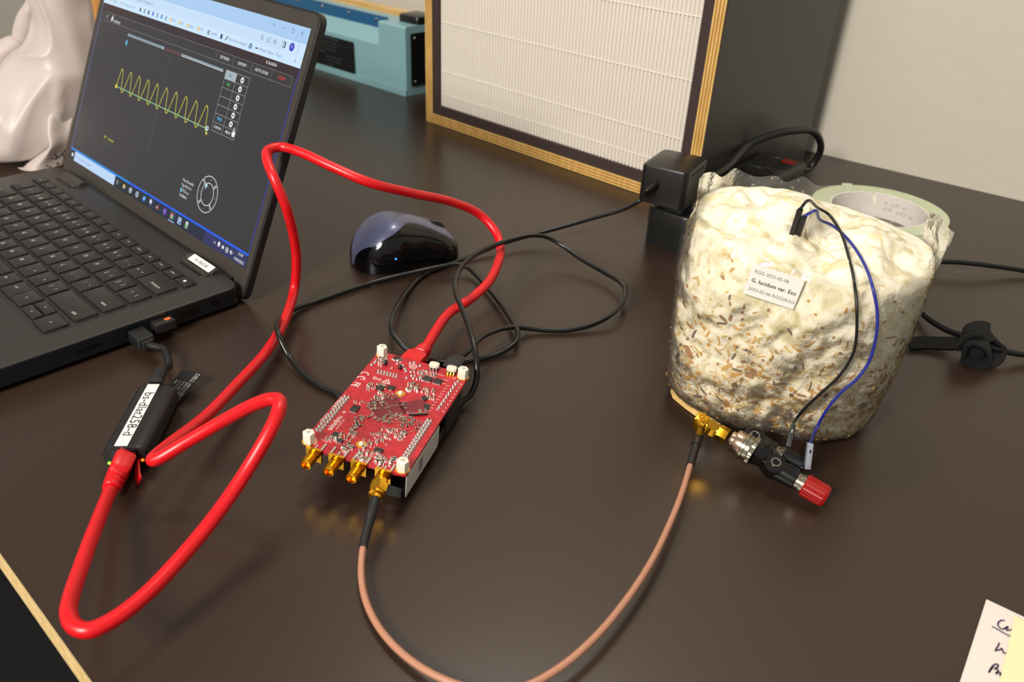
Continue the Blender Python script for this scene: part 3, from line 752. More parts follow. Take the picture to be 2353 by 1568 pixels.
# small parts: ceramic capacitors and resistors
rnd = random.Random(7)
mb = MB()
def smd(x, y, rot, L=1.5, W=.8, Hh=.6, k=0):
    M = Matrix.Translation((x * mm, y * mm, 0)) @ Matrix.Rotation(rot, 4, 'Z')
    mb.box((0, 0, Hh / 2 * mm), (L * .56 * mm, W * mm, Hh * mm), M, k)
    for sg in (-1, 1): mb.box((sg * L * .38 * mm, 0, Hh / 2 * mm), (L * .24 * mm, W * 1.04 * mm, Hh * 1.04 * mm), M, 3)
A = math.radians(42); ca, sa = math.cos(A), math.sin(A)
def rotp(u, v, c=(-1.5, -1.2)): return c[0] + u * ca - v * sa, c[1] + u * sa + v * ca
# rows through and around the processor field
for k in range(12):
    smd(*rotp(-8 + k * 1.45, .4 * math.sin(k)), A + PI / 2, 1.1, .6, .5, rnd.randrange(3)); smd(*rotp(.3 * math.cos(k), -8 + k * 1.4), A, 1.1, .6, .5, rnd.randrange(3))
for k in range(46):
    side = k % 4; t = rnd.uniform(-9, 9); w_ = rnd.uniform(8.8, 10.6)
    u, v = ((t, w_), (t, -w_), (w_, t), (-w_, t))[side]
    smd(*rotp(u, v), A + (PI / 2 if rnd.random() < .5 else 0), rnd.choice((1.1, 1.3, 1.8)), .8, .6, rnd.randrange(3))
def cluster(cx, cy, rx, ry, n, big=False, rot0=0):
    for _ in range(n):
        a = rnd.uniform(0, 2 * PI); q = math.sqrt(rnd.random())
        s_ = rnd.choice((1.0, 1.2, 1.6)) * (1.35 if big else 1)
        smd(cx + rx * q * math.cos(a), cy + ry * q * math.sin(a), rot0 + rnd.choice((0, PI / 2)), s_, s_ * .55, s_ * .5, rnd.randrange(3))
cluster(9.0, -9, 9, 6, 46, rot0=A); cluster(13.5, -5.5, 6, 4, 22, rot0=A); cluster(10, -22, 8, 5.5, 40); cluster(6.5, -28, 7, 4, 24); cluster(15, -15, 4, 6, 16, rot0=.7)
cluster(4.2, -44, 3.2, 3.6, 18, True); cluster(13.5, -43.5, 3, 3.4, 16, True); cluster(19, -41.5, 2, 3.4, 10, True); cluster(9.5, -40.6, 4, 2.4, 12)
cluster(-6, -41.5, 3, 4, 14, True); cluster(-14.6, -35.6, 4.5, 3.6, 26); cluster(-8, -32, 3, 4, 12); cluster(-9.6, -25, 2, 5, 14, True, .6); cluster(-11, -18, 2, 4, 9, True, .6)
cluster(-9, -2, 4, 7, 20, True, A); cluster(-18.5, 12.2, 2, 3, 8, True); cluster(-14, 15.6, 3, 2, 6, True); cluster(3.5, 22.5, 4.5, 4, 20, True); cluster(13.5, 23, 4, 4, 18); cluster(16, 18, 3, 3, 8)
cluster(7.4, 39.4, 4, 2.6, 16); cluster(-15.5, 43.5, 4, 2.6, 12); cluster(1, 38, 4.5, 4, 12); cluster(3.5, 32.6, 2, 2, 6, True); cluster(-23.5, 39.5, 3, 4.5, 12, True); cluster(18.5, 4, 3, 3, 10, rot0=.5); cluster(-5.4, 8.5, 5, 2.6, 16, rot0=A); cluster(-2, -13, 7, 2.6, 18, rot0=A); cluster(-19, -39, 3, 3, 8)
cluster(-10, 7, 4, 3, 8, True); cluster(20, -10, 2, 6, 10, rot0=.6); cluster(2, -36, 6, 6, 16); cluster(-19, -3, 3, 4, 3)
o = mb.build('small_component', [m_tan, m_brown, m_chip, m_tin], board, 0); o['kind'] = 'stuff'
# underside: sockets, jack, heat sink
mb = MB()
mb.box((-0.0262, -0.0192, -0.0060), (0.0052, 0.036, 0.0085)); mb.build('pin_socket', m_black_plastic, board)
mb = MB(); mb.box((0.0242, -0.0192, -0.0060), (0.0052, 0.036, 0.0085)); mb.build('pin_socket', m_black_plastic, board)
mb = MB(); mb.box((-0.0112, 0.0400, -0.0083), (0.0166, 0.0180, 0.0132)); mb.build('network_jack', m_dkmetal, board)
mb = MB(); mb.box((0.0165, 0.0455, -0.0030), (0.008, 0.0056, 0.0028)); mb.build('micro_usb_jack', m_tin, board)
mb = MB(); mb.box((0.001, 0.001, -0.0050), (0.034, 0.046, 0.0055))
for k in range(9): mb.box((-.0145 + k * .0039, 0.001, -0.0118), (.0014, .046, .0085))
mb.build('heat_sink', mat('heat_sink', (24, 24, 25), .35, .4), board)
mb = MB(); mb.rrect((0.0235, -0.0165), (0.0125, 0.063), .002, -0.0175, -0.0102); mb.build('side_rail', mat('rail_black', (20, 19, 19), .3), board)
mb = MB(); mb.rrect((0.0262, 0.022), (0.008, 0.026), .002, -0.0185, -0.0016); mb.build('side_rail', MATS['rail_black'], board)
mb = MB(); M = frame((0.0300, -0.0245, -0.0085), (0, 1, 0), y=(0, 0, 1))
mb.add([(p[0] * mm, p[1] * mm, z) for z in (0, .0003) for p in ((-23.5, -7.0), (21, -7.6), (22.5, -4), (22.5, 6.6), (-23.5, 6.6))], [(4, 3, 2, 1, 0), (5, 6, 7, 8, 9)] + [(i, (i + 1) % 5, (i + 1) % 5 + 5, i + 5) for i in range(5)], 0, M)
for k, yy in enumerate((3.0, .4, -2.2)):
    mb.text('SSS', .0048, -.004, yy * mm, .0004, M, 1, 0, 'CENTER', 0, .9)
mb.build('side_label', [mat('label_grey_white', (206, 204, 200), .55), m_ink], board, 0)
# ------------------------------------------------------------------ ethernet adapter
m_rub = mat('adapter_black', (22, 22, 22), 0.42)
A0 = at(288, 1052, 0.0085); A1 = at(366, 902, 0.0085)
adx = V((A1.x - A0.x, A1.y - A0.y, 0)); AL = adx.length; adx.normalize()
AF = frame(A0, (adx.y, -adx.x, 0), y=tuple(adx)); AF.translation.z = 0.0   # x right, y towards the laptop
adp = thing('network_adapter', 'black network adapter with a white printed name sticker, cabled to the laptop', 'adapter', M=AF)
mb = MB(); AW, AH = 0.0235, 0.0150
prof = rrpoly((0, AH / 2 + .0004), (AW, AH), 0.0062, 6)
# extrude the rounded section along y, with softened ends
rings = []
for y, k in ((0, .94), (.0006, .985), (.002, 1), (AL - .004, 1), (AL - .0015, .97), (AL, .86)):
    rings.append([((p[0]) * k, y, (p[1] - AH / 2) * k + AH / 2 + .0002) for p in prof])
vs = [p for r_ in rings for p in r_]; n0 = len(prof); fs = []
for k in range(len(rings) - 1):
    for i in range(n0):
        j = (i + 1) % n0; fs.append((k * n0 + j, k * n0 + i, (k + 1) * n0 + i, (k + 1) * n0 + j))
fs.append(tuple(range(n0))); fs.append(tuple((len(rings) - 1) * n0 + i for i in range(n0 - 1, -1, -1)))
mb.add(vs, fs); mb.build('body', m_rub, adp, 40)
ZT = AH + .0008
mb = MB(); MT = frame((-.0012, AL * .49, ZT), (0, -1, 0), y=(1, 0, 0))
mb.rrect((0, 0), (0.0575, 0.0068), .0003, -0.0001, .00012, MT, 0)
mb.text('bs-dlat258-d', .0074, 0, 0.0002, .0002, MT, 1, 0, 'CENTER', 0, 1.1)
mb.build('name_sticker', [m_white, m_ink], adp, 0)
mb = MB(); MO = frame((0, -.0002, .0082), (1, 0, 0), z=(0, -1, 0))
mb.rrect((0, 0), (.0136, .0112), .0008, -.001, .0003, MO); mb.build('jack', m_blackgl, adp)
for x, cc, nm in ((-.0088, (150, 255, 60), 'green_light'), (.0088, (255, 130, 30), 'amber_light')):
    mb = MB(); mb.rrect((x, -.0030 if x < 0 else -.0012), (.0016, .0014), .0004, 0, .0005, MO); mb.build(nm, mat(nm, cc, .4, emit=cc, estr=1.5), adp)
# lead to the laptop with its strain relief and plug
LIw = AF.inverted()
lead = [A0 + adx * (AL + .001) + V((0, 0, .008)), A0 + adx * (AL + .014) + V((0, 0, .0085)), at(386, 830, .0085), at(372, 800, .0092), at(350, 782, .0096), LAP @ V((XR + .020, -0.0885, .0095)), LAP @ V((XR + .015, -0.0885, .0095))]
lead = [A0 + adx * (AL - .001) + V((0, 0, .0082)), A0 + adx * (AL + .010) + V((0, 0, .0086)), at(388, 842, .0088), at(384, 818, .0092), at(376, 803, .0095), LAP @ V((XR + .0225, -0.0889, .0095)), LAP @ V((XR + .018, -0.0887, .0095))]
mb = MB(); mb.tube(catmull(lead, 8), 0.0024, 12); mb.build('lead', m_rub, adp, 60, AF)
a_, b_ = lead[0], lead[1]
mb = MB(); mb.tube([a_, a_.lerp(b_, .5), b_, b_ + (b_ - a_) * .12], [.0042, .0036, .0033, .0032], 14); mb.build('strain_relief', m_rub, adp, 50, AF)
mb = MB(); mb.rrect((XR + .0104, -0.0885), (.017, .0118), .0025, .0058, .0132, LAP, 0, .0012); mb.rrect((XR + .0205, -0.0887), (.0034, .0086), .002, .0066, .0124, LAP, 0, .0008)
mb.build('usb_c_plug', m_rub, adp, 40, AF)
# black paper flag on the lead, printed in grey
FLG = [at(404, 848, .008), at(447, 858, .0085), at(416, 936, .0015), at(378, 925, .0015)]
fc = sum(FLG, V()) / 4; fy = ((FLG[0] + FLG[1]) - (FLG[2] + FLG[3])).normalized(); fx = ((FLG[1] + FLG[2]) - (FLG[0] + FLG[3])).normalized()
FM = frame(fc, tuple(fx), y=tuple(fy)); fw = (FLG[1] - FLG[0]).length; fh = (FLG[0] - FLG[3]).length
mb = MB(); mb.rrect((0, 0), (fw, fh), .0018, -.0002, .0002, FM, 0)
def tv(t, x, s): mb.text(t, s, x, fh * .47, .0003, FM, 1, 0, 'LEFT', -PI / 2, .8)
tv('DELL', fw * .36, .0042)
mb.text('USB-C to GbE   DC 5V', .0022, fw * .36, fh * .17, .0003, FM, 1, 0, 'LEFT', -PI / 2, .8)
for k, t in enumerate(('INPUT 5V  1.0A  MADE IN CHINA', 'DP/N  REV A00', 'CN  0  7232', 'MAC')):
    mb.text(t, .0021, fw * (.2 - .18 * k), fh * .18, .0003, FM, 1, 0, 'LEFT', -PI / 2, .72)
mb.build('printed_flag', [mat('flag_black', (18, 17, 18), .45), mat('flag_print', (176, 172, 170), .6)], adp, 0, AF)

# ------------------------------------------------------------------ red patch cable
m_red = mat('red_pvc', (212, 14, 24), 0.33, var=(40, .08))
m_redclear = mat('red_clear', (232, 60, 62), 0.12, trans=0.5)
def plug(parent, M, inv):
    """modular plug: y from the tip to the cable, z up, latch below"""
    out = []
    mb = MB(); mb.box((0, .0052, 0), (.0116, .0104, .0080), M, 0)
    for k in range(8): mb.box(((-3.5 + k) * 1.02 * mm, .0016, -.0041), (.0005, .003, .0006), M, 1)
    out.append(mb.build('clear_plug', [m_redclear, m_goldpad], parent, 30, inv))
    mb = MB()
    sec = [(.0085, 13.4, 9.6), (.0092, 14.2, 10.6), (.0185, 14.0, 10.4), (.0215, 11.8, 9.6), (.0225, 9.6, 9.0), (.0228, 10.8, 9.8), (.0243, 10.8, 9.8), (.0246, 9.2, 8.8), (.0256, 9.2, 8.8), (.0259, 10.2, 9.4), (.0274, 10.2, 9.4), (.0277, 8.8, 8.4), (.0286, 8.8, 8.4), (.0289, 9.6, 9.0), (.0306, 9.4, 8.8), (.0312, 8.4, 8.0)]
    vs = []; fs = []; nn = 24
    for y, w, h in sec:
        k = min(1, max(0, (y - .018) / .006)); e = 7 - 4.8 * k
        for i in range(nn):
            a = 2 * PI * i / nn; c, s = math.cos(a), math.sin(a)
            rr = (abs(c) ** e + abs(s) ** e) ** (-1 / e)
            vs.append((c * rr * w / 2 * mm, y, s * rr * h / 2 * mm))
    for k in range(len(sec) - 1):
        for i in range(nn):
            j = (i + 1) % nn; fs.append((k * nn + j, k * nn + i, (k + 1) * nn + i, (k + 1) * nn + j))
    fs.append(tuple(range(nn))); fs.append(tuple((len(sec) - 1) * nn + i for i in range(nn - 1, -1, -1)))
    mb.add(vs, fs, 0, M); out.append(mb.build('boot', m_red, parent, 30, inv))
    mb = MB()
    pts = [V((0, .001, -.0042)), V((0, .006, -.0056)), V((0, .012, -.0074)), V((0, .0165, -.0088)), V((0, .020, -.0104))]
    for a, b in zip(pts[:-1], pts[1:]):
        mb.add([M @ q for q in (a + V((-.0028, 0, 0)), a + V((.0028, 0, 0)), b + V((.0028, 0, 0)), b + V((-.0028, 0, 0)), a + V((-.0028, 0, -.0011)), a + V((.0028, 0, -.0011)), b + V((.0028, 0, -.0011)), b + V((-.0028, 0, -.0011)))],
               [(0, 1, 2, 3), (7, 6, 5, 4), (0, 4, 5, 1), (1, 5, 6, 2), (2, 6, 7, 3), (3, 7, 4, 0)])
    out.append(mb.build('latch', m_red, parent, 0, inv))
    return out
red = thing('red_network_cable', 'thick red network patch cable arching from the black adapter to the red board', 'cable', tuple(at(355, 1060, 0)))
RI = Matrix.Translation(red.location)
# plug at the adapter, its latch to the right
pdir = (at(246, 1150, .0088) - at(285, 1062, .0088)); pdir.z = 0; pdir.normalize()
side = V((-pdir.y, pdir.x, 0))
p0 = AF @ V((-.0004, .0062, .0086))
PM1 = frame(tuple(p0), tuple(V((0, 0, 1)).cross(pdir)), y=tuple(pdir))
PM1 = frame(tuple(p0), tuple(V((0, 0, 1)) if False else -side), y=tuple(pdir))
PM1 = PM1 @ Matrix.Rotation(math.radians(62), 4, 'Y')
plug(red, PM1, RI)
# plug at the board
bdir = (BM.to_3x3() @ V((.06, 1, .0))).normalized()
q0 = BM @ V((-.0112, .0435, -.0076))
PM2 = frame(tuple(q0), tuple((BM.to_3x3() @ V((1, -.06, 0)))), y=tuple(bdir))
plug(red, PM2, RI)
e1_ = PM1 @ V((0, .031, 0)); e2_ = PM2 @ V((0, .031, 0))
rp = [PM1 @ V((0, .026, 0)), e1_] + [at(*p) for p in ((215, 1225, .016), (186, 1305, .021), (163, 1375, .025), (158, 1412, .027), (172, 1440, .027), (205, 1449, .027), (255, 1428, .027), (330, 1372, .028), (420, 1278, .031), (500, 1180, .037), (565, 1085, .047), (618, 995, .060), (640, 945, .066), (641, 920, .067), (622, 918, .066), (580, 932, .060), (500, 975, .047), (420, 1022, .036), (366, 1054, .0300), (352, 1058, .0285), (356, 1050, .0265), (392, 1020, .022), (470, 960, .016), (548, 880, .012), (615, 805, .009), (655, 735, .0085), (676, 665, .014), (681, 600, .036), (674, 540, .058), (655, 470, .083), (630, 410, .100), (614, 368, .1080), (617, 345, .1105), (645, 338, .1110), (690, 350, .1095), (760, 382, .1040), (850, 420, .0950), (950, 445, .0800), (1040, 465, .0640), (1105, 495, .0480), (1140, 535, .0370), (1150, 570, .0300), (1142, 612, .0270), (1120, 652, .0240), (1080, 688, .0215), (1030, 722, .0190))] + [e2_, PM2 @ V((0, .026, 0))]
mb = MB(); mb.tube(catmull(rp, 7), 0.0034, 14); mb.build('cable', m_red, red, 60, RI)
# faint print on the jacket
# ------------------------------------------------------------------ power strip and charger
m_strip = mat('strip_black', (26, 26, 25), 0.38)
SA = math.radians(49.0)
sp0 = V((0.1106, 0.6658, 0)); sdx = V((math.cos(SA), math.sin(SA), 0)); sdw = V((sdx.y, -sdx.x, 0))
SM = frame(tuple(sp0 + sdw * .0235), tuple(sdw), y=tuple(sdx))
pst = thing('power_strip', 'black multi-socket power strip lying beside the dark cabinet', 'power strip', M=SM)
mb = MB(); mb.rrect((0, .112), (.047, .224), .010, .0002, .0175, None, 0, 0, 6); mb.rrect((0, .112), (.0475, .2245), .010, .0175, .0345, None, 0, .003, 6); mb.build('housing', m_strip, pst, 40)
for k in range(5):
    y = .024 + k * .042
    mb = MB(); M = Matrix.Translation((0, y, .0345)) @ Matrix.Rotation(PI / 4, 4, 'Z')
    mb.lathe([(.0195, -.0004), (.0195, .0006), (.0180, .0007), (.0178, -.0003)], M, 0, 32)
    mb.lathe([(.0177, .00005), (.0001, .00006)], M, 1, 32, False)
    for sx in (-.0095, .0095): mb.lathe([(.0024, .0001), (.0024, .0002)], Matrix.Translation((sx, y, .0345)), 2, 12)
    mb.build('socket', [m_strip, m_blackgl, m_blackgl], pst, 40)
mb = MB(); mb.rrect((.010, .206), (.014, .009), .001, .034, .0358); mb.build('switch', mat('switch_red', (120, 26, 20), .3), pst)
scab = [SM @ V((0, .222, .018)), SM @ V((.004, .250, .022)), at(1868, 330, .035), at(1885, 322, .05), at(1878, 306, .058), at(1840, 300, .062), at(1790, 305, .060), at(1740, 325, .045), at(1705, 345, .028)]
scab = [SM @ V((.0, .222, .018)), SM @ V((.004, .248, .016)), at(1862, 385, .008), at(1884, 350, .026), at(1882, 318, .045), at(1862, 300, .056), at(1830, 300, .060), at(1790, 306, .060), at(1752, 318, .056), at(1718, 334, .050), SM @ V((-.014, .120, .043)), SM @ V((-.015, .090, .0387)), SM @ V((-.015, .070, .0386))]
mb = MB(); mb.tube(catmull(scab, 8), .0038, 10); mb.build('cord', m_strip, pst, 60, SM)

m_chg = mat('charger_black', (24, 22, 21), 0.3)
CC = (at(1533, 342, .0765) + at(1634, 362, .0765) + at(1571, 398, .0765) + at(1473, 377, .0765)) / 4
CM = RZ((CC.x, CC.y, 0), math.radians(-29))
chg = thing('usb_charger', 'black cube USB wall charger plugged into the front of the power strip', 'charger', M=CM)
mb = MB(); mb.rrect((0, 0), (.0405, .0505), .005, .0445, .0765, None, 0, .0016, 5); mb.build('body', m_chg, chg, 40)
mb = MB(); mb.rrect((0.0225 - .002, 0), (.0006, .030), .0002, .0715, .0725); mb.build('seam', m_blackgl, chg)
st_ = SM @ V((0, .024, 0)); loc = CM.inverted() @ st_
mb = MB(); mb.rrect((loc.x * .7, loc.y * .6), (.030, .034), .008, .0349, .0446, None, 0, 0, 5); mb.build('plug_neck', m_black_plastic, chg, 40)

# black usb cable: one long loop from the charger, under the board, to the board's power socket
zz = lambda x, y, z: at(600 + x / 2.6133, 480 + y / 2.6133, z)
usb = thing('black_usb_cable', 'thin black USB power cable looping loosely around the red board', 'cable', tuple(at(1100, 600, 0)))
UI = Matrix.Translation(usb.location)
m_cab = mat('black_cable', (19, 19, 18), 0.28)
ex = CM @ V((-.006, -.0253, .062)); ed = (CM.to_3x3() @ V((-.25, -1, -.28))).normalized()
ub = [ex, ex + ed * .012] + [zz(*p) for p in ((2300, -65, .040), (2180, 0, .030), (1980, 60, .020), (1760, 122, .012), (1600, 165, .008), (1450, 208, .006), (1300, 268, .0035), (1180, 315, .0025), (1060, 358, .0022), (960, 408, .0022), (880, 490, .003), (815, 590, .007), (782, 680, .010), (785, 740, .009), (830, 800, .006), (890, 860, .0025), (980, 905, .0022), (1120, 925, .0022), (1270, 908, .0022), (1400, 880, .0024), (1490, 835, .004), (1535, 790, .006), (1540, 740, .0075), (1515, 690, .006), (1440, 575, .0045), (1350, 465, .0040), (1270, 378, .0045), (1225, 345, .0060), (1170, 334, .0072), (1090, 345, .0075), (960, 372, .0065), (800, 408, .004), (640, 452, .0025), (480, 505, .0022), (320, 560, .0022), (205, 600, .0030), (130, 645, .0070), (96, 695, .0150), (97, 730, .0175), (118, 790, .0140), (170, 890, .006), (250, 990, .0030), (350, 1065, .0022), (460, 1122, .0022))]
ub += [BM @ V((-.022, -.010, -.0195)), BM @ V((0.0, -.004, -.0195)), BM @ V((.020, .008, -.0182))]
ub = [p if p.z > .0021 else V((p.x, p.y, .0021)) for p in ub]
ub += [zz(*p) for p in ((1200, 1165, .0035), (1255, 1120, .0060), (1290, 1040, .0120), (1296, 950, .0200), (1282, 840, .0270), (1250, 720, .0320), (1205, 600, .0345), (1172, 510, .0345), (1166, 440, .0340), (1190, 370, .0345), (1250, 300, .0360), (1340, 245, .0380), (1430, 208, .0385), (1540, 175, .0330), (1640, 160, .0260), (1720, 172, .0200), (1800, 215, .0150), (1920, 300, .0095), (2060, 382, .0070), (2150, 435, .0080), (2188, 485, .0100), (2178, 545, .0100), (2110, 630, .0075), (1990, 695, .0040), (1850, 728, .0025), (1720, 730, .0025), (1600, 718, .0040), (1500, 712, .0080), (1400, 735, .0135), (1320, 775, .0165))]
pe = BM @ V((.0165, .0700, -.0035)); pin = BM @ V((.0165, .0495, -.003))
ub += [BM @ V((.0185, .078, -.0035)), pe]
mb = MB(); mb.tube(catmull(ub, 6), .00185, 10); mb.build('cable', m_cab, usb, 60, UI)
UM = frame(tuple(pin), tuple(BM.to_3x3() @ V((1, 0, 0))), y=tuple((pe - pin)))
mb = MB(); mb.box((0, -.0012, 0), (.0068, .005, .0018), UM, 1)
mb.prism([(-.0054, .0012), (.0054, .0012), (.0056, .0125), (.0034, .0170), (-.0034, .0170), (-.0056, .0125)], -.0038, .0038, UM, 0, .0008)
mb.prism([(-.0036, .0034), (.0036, .0034), (.0036, .0112), (.0018, .0122), (-.0018, .0122), (-.0036, .0112)], .0038, .0041, UM, 0)
for k in range(4): mb.lathe([(.0026 - k * .0001, 0), (.0026 - k * .0001, .0008)], UM @ Matrix.Translation((0, .0170 + k * .0013, 0)) @ Matrix.Rotation(-PI / 2, 4, 'X'), 0, 12)
mb.build('micro_usb_plug', [mat('plug_black', (28, 28, 26), .45), m_tin], usb, 30, UI)
mb = MB()
for k in range(5):
    mb.tube([ex + ed * (.001 + k * .0021), ex + ed * (.0024 + k * .0021)], [.0036 - k * .0002, .0035 - k * .0002], 12)
mb.build('strain_relief', m_chg, usb, 30, UI)
# ------------------------------------------------------------------ computer mouse
MA = math.radians(30)
MC = V((-0.0935, 0.6080, 0))
MM_ = RZ(tuple(MC), MA)
mouse = thing('computer_mouse', 'black wireless computer mouse with a dark blue-grey top shell', 'mouse', M=MM_)
m_msh = mat('mouse_blue_grey', (84, 88, 116), 0.34, 0.2, coat=.3)
m_mbl = mat('mouse_black', (8, 8, 9), 0.12)
m_mru = mat('mouse_rubber', (13, 13, 13), 0.5)
ML = 0.088
def msec(u):
    """u 0 tail .. 1 front: half width, height, z of widest"""
    e = max(0.0, 1 - abs(2 * u - 1) ** 3.2) ** .42
    if u > .5: e = max(0.0, 1 - abs(2 * u - 1) ** 7) ** .4
    hw = (.0325 - .0035 * math.exp(-((u - .62) / .2) ** 2)) * e
    hump = .0395 * math.sin(min(1, (u + .045) / .42) * PI / 2) ** .62 if u < .375 else .0395 - .0225 * ((u - .375) / .625) ** 1.5
    tail = min(1, u / .02 + .35) if u < .02 else 1
    return hw, hump * (max(0.0, 1 - (abs(2 * u - 1)) ** 14) ** .5 * .6 + .4) * tail
def bnd(u):
    """height fraction where the top shell ends, as an angle fraction"""
    sg = 1 / (1 + math.exp(-(u - .42) / .05)); q = max(0, (u - .5) / .5)
    return .265 + .125 * sg - .13 * q ** 1.2 + .12 * max(0, (.13 - u) / .13)
NU, NV1, NV2 = 60, 16, 30
def mpt(u, w):
    hw, h = msec(u)
    a = PI * w                       # 0 near side base, 1 far side base
    c, s = math.cos(a), math.sin(a)
    ex = 2.5
    rr = (abs(c) ** ex + abs(s) ** ex) ** (-1 / ex)
    pinch = 1 - .13 * (1 - s) ** 1.2
    return V(((u - .5) * ML, -c * rr * hw * pinch, .0012 + s * rr * (h - .0012)))
def mgrid(w0, w1, nv, name, m, parent, off=0.0):
    vs = []; fs = []
    for i in range(NU + 1):
        u = i / NU; u = .5 - .5 * math.cos(PI * u)
        a, b = w0(u), w1(u)
        for j in range(nv + 1): vs.append(mpt(u, a + (b - a) * j / nv))
    for i in range(NU):
        for j in range(nv):
            k = i * (nv + 1) + j; fs.append((k, k + nv + 1, k + nv + 2, k + 1))
    mb = MB(); mb.add(vs, fs); return mb.build(name, m, parent, 60)
mgrid(lambda u: 0, bnd, NV1, 'side_shell', m_mbl, mouse)
mgrid(bnd, lambda u: 1 - bnd(u), NV2, 'top_shell', m_msh, mouse)
mgrid(lambda u: 1 - bnd(u), lambda u: 1, NV1, 'side_shell', m_mbl, mouse)
mb = MB(); mb.prism([(mpt(u_, 0).x, mpt(u_, 0).y) for u_ in [i / 24 for i in range(25)]] + [(mpt(u_, 1).x, mpt(u_, 1).y) for u_ in [1 - i / 24 for i in range(25)]], .0003, .0014); mb.build('base', m_mru, mouse, 0)
wz = msec(.80)[1]
mb = MB(); mb.lathe([(.0095, -.003), (.0105, -.0022), (.0105, .0022), (.0095, .003)], frame(((.80 - .5) * ML, 0, wz - .0088), (1, 0, 0), z=(0, 1, 0)), 0, 28); mb.build('scroll_wheel', mat('wheel_black', (24, 22, 20), .4), mouse, 40)
pl = mpt(.30, .11)
mb = MB(); mb.lathe([(.0008, -.0004), (.0007, .0005)], frame(tuple(pl), (1, 0, 0), z=(0, -1, .3)), 0, 10); mb.build('status_light', mat('blue_led', (60, 140, 255), .4, emit=(60, 140, 255), estr=2.0), mouse)

# ------------------------------------------------------------------ filter cabinet
BYAW = -0.72978
CBM = RZ((-0.12024, 0.996, 0), BYAW)     # x along the front, y into depth
CW, CD, CH, TH = 0.38666, 0.236, 0.42, 0.0125
cab = thing('air_filter_cabinet', 'dark laminated plywood cabinet with a pleated cream air filter front', 'cabinet', M=CBM)
m_dlam = mat('dark_laminate', (58, 55, 53), 0.38)
m_gask = mat('brown_gasket', (60, 44, 42), 0.7)
pl_m = [wood('ply_cab_pale', (214, 172, 96), (234, 196, 124), (60, 60, 8)), wood('ply_cab_amber', (164, 112, 46), (190, 138, 66), (60, 60, 8))]
def panel(name, x0, x1, z0, z1, horiz):
    """a carcass panel: dark faces, five plies showing on the front edge"""
    mb = MB(); mb.box(((x0 + x1) / 2, CD / 2 + .001, (z0 + z1) / 2), (x1 - x0, CD - .002, z1 - z0)); o = mb.build(name, m_dlam, cab, 0)
    n = 7
    for k in range(n):
        mb = MB()
        if horiz:
            a = z0 + .0006 + (z1 - z0 - .0012) * k / n; b = z0 + .0006 + (z1 - z0 - .0012) * (k + 1) / n
            mb.box(((x0 + x1) / 2, .0005 + .0001 * (k % 2), (a + b) / 2), (x1 - x0, .0012, b - a))
        else:
            a = x0 + .0006 + (x1 - x0 - .0012) * k / n; b = x0 + .0006 + (x1 - x0 - .0012) * (k + 1) / n
            mb.box(((a + b) / 2, .0005 + .0001 * (k % 2), (z0 + z1) / 2), (b - a, .0012, z1 - z0))
        mb.build('ply', pl_m[k % 2], o, 0)
    return o
panel('side_panel', 0, TH, 0.0, CH, False); panel('side_panel', CW - TH, CW, 0.0, CH, False)
panel('bottom_panel', TH, CW - TH, 0.0, TH, True); panel('top_panel', TH, CW - TH, CH - TH, CH, True)
mb = MB(); mb.box((CW / 2, CD - .004, CH / 2), (CW - 2 * TH, .006, CH - 2 * TH)); mb.build('back_panel', m_dlam, cab, 0)
GW = .0105; FY = .0034
for nm, a in (('left', ((TH, TH + GW), (TH, CH - TH))), ('right', ((CW - TH - GW, CW - TH), (TH, CH - TH))), ('bottom', ((TH + GW, CW - TH - GW), (TH, TH + GW))), ('top', ((TH + GW, CW - TH - GW), (CH - TH - GW, CH - TH)))):
    (x0, x1), (z0, z1) = a
    mb = MB(); mb.box(((x0 + x1) / 2, FY + .004, (z0 + z1) / 2), (x1 - x0, .012, z1 - z0)); mb.build('gasket', m_gask, cab, 0)
# pleated filter paper
m_filt = mat('filter_paper', (234, 226, 214), 0.85)
fx0, fx1, fz0, fz1 = TH + GW, CW - TH - GW, TH + GW, CH - TH - GW
NP = 76; vs = []; fs = []
for i in range(NP * 4 + 1):
    x = fx0 + (fx1 - fx0) * i / (NP * 4)
    y = FY + .0015 + (.0000, .0006, .0036, .0006)[i % 4]
    vs += [(x, y, fz0), (x, y, fz1)]
    if i: k = 2 * i; fs.append((k - 2, k, k + 1, k - 1))
mb = MB(); mb.add(vs, fs); mb.box((CW / 2, FY + .008, CH / 2), (fx1 - fx0, .004, fz1 - fz0)); o = mb.build('pleated_filter', m_filt, cab, 0)
for z in (.0145, .041, .096, .151, .206, .261, .316):
    mb = MB(); mb.cyl((fx0, FY + .0027, fz0 + z), (fx1, FY + .0027, fz0 + z), .0009, n=6); mb.build('glue_bead', mat('glue_bead', (234, 226, 214), .8), o, 60)

# ------------------------------------------------------------------ bag sealer
SEM = RZ((-0.1586, 1.1026, 0), -0.706)
sea = thing('bag_sealer', 'teal metal bag sealer with a blue bar behind the laptop', 'bag sealer', M=SEM)
m_teal = mat('teal_enamel', (134, 176, 182), 0.32, bump=(300, .0001))
m_blue = mat('blue_enamel', (28, 92, 136), 0.35)
m_bpan = mat('sealer_black', (18, 19, 20), 0.3)
SL, SD, SH = 0.46, 0.085, 0.089
mb = MB()
def yz(poly, x0, x1):
    n = len(poly); vs = [(x0, p[0], p[1]) for p in poly] + [(x1, p[0], p[1]) for p in poly]
    fs = [tuple(range(n)), tuple(range(2 * n - 1, n - 1, -1))] + [(i, i + n, (i + 1) % n + n, (i + 1) % n) for i in range(n)]
    mb.add(vs, fs)
yz([(0, .003), (.002, 0), (SD, 0), (SD, SH), (.002, SH), (0, SH - .002)], -.054, 0)
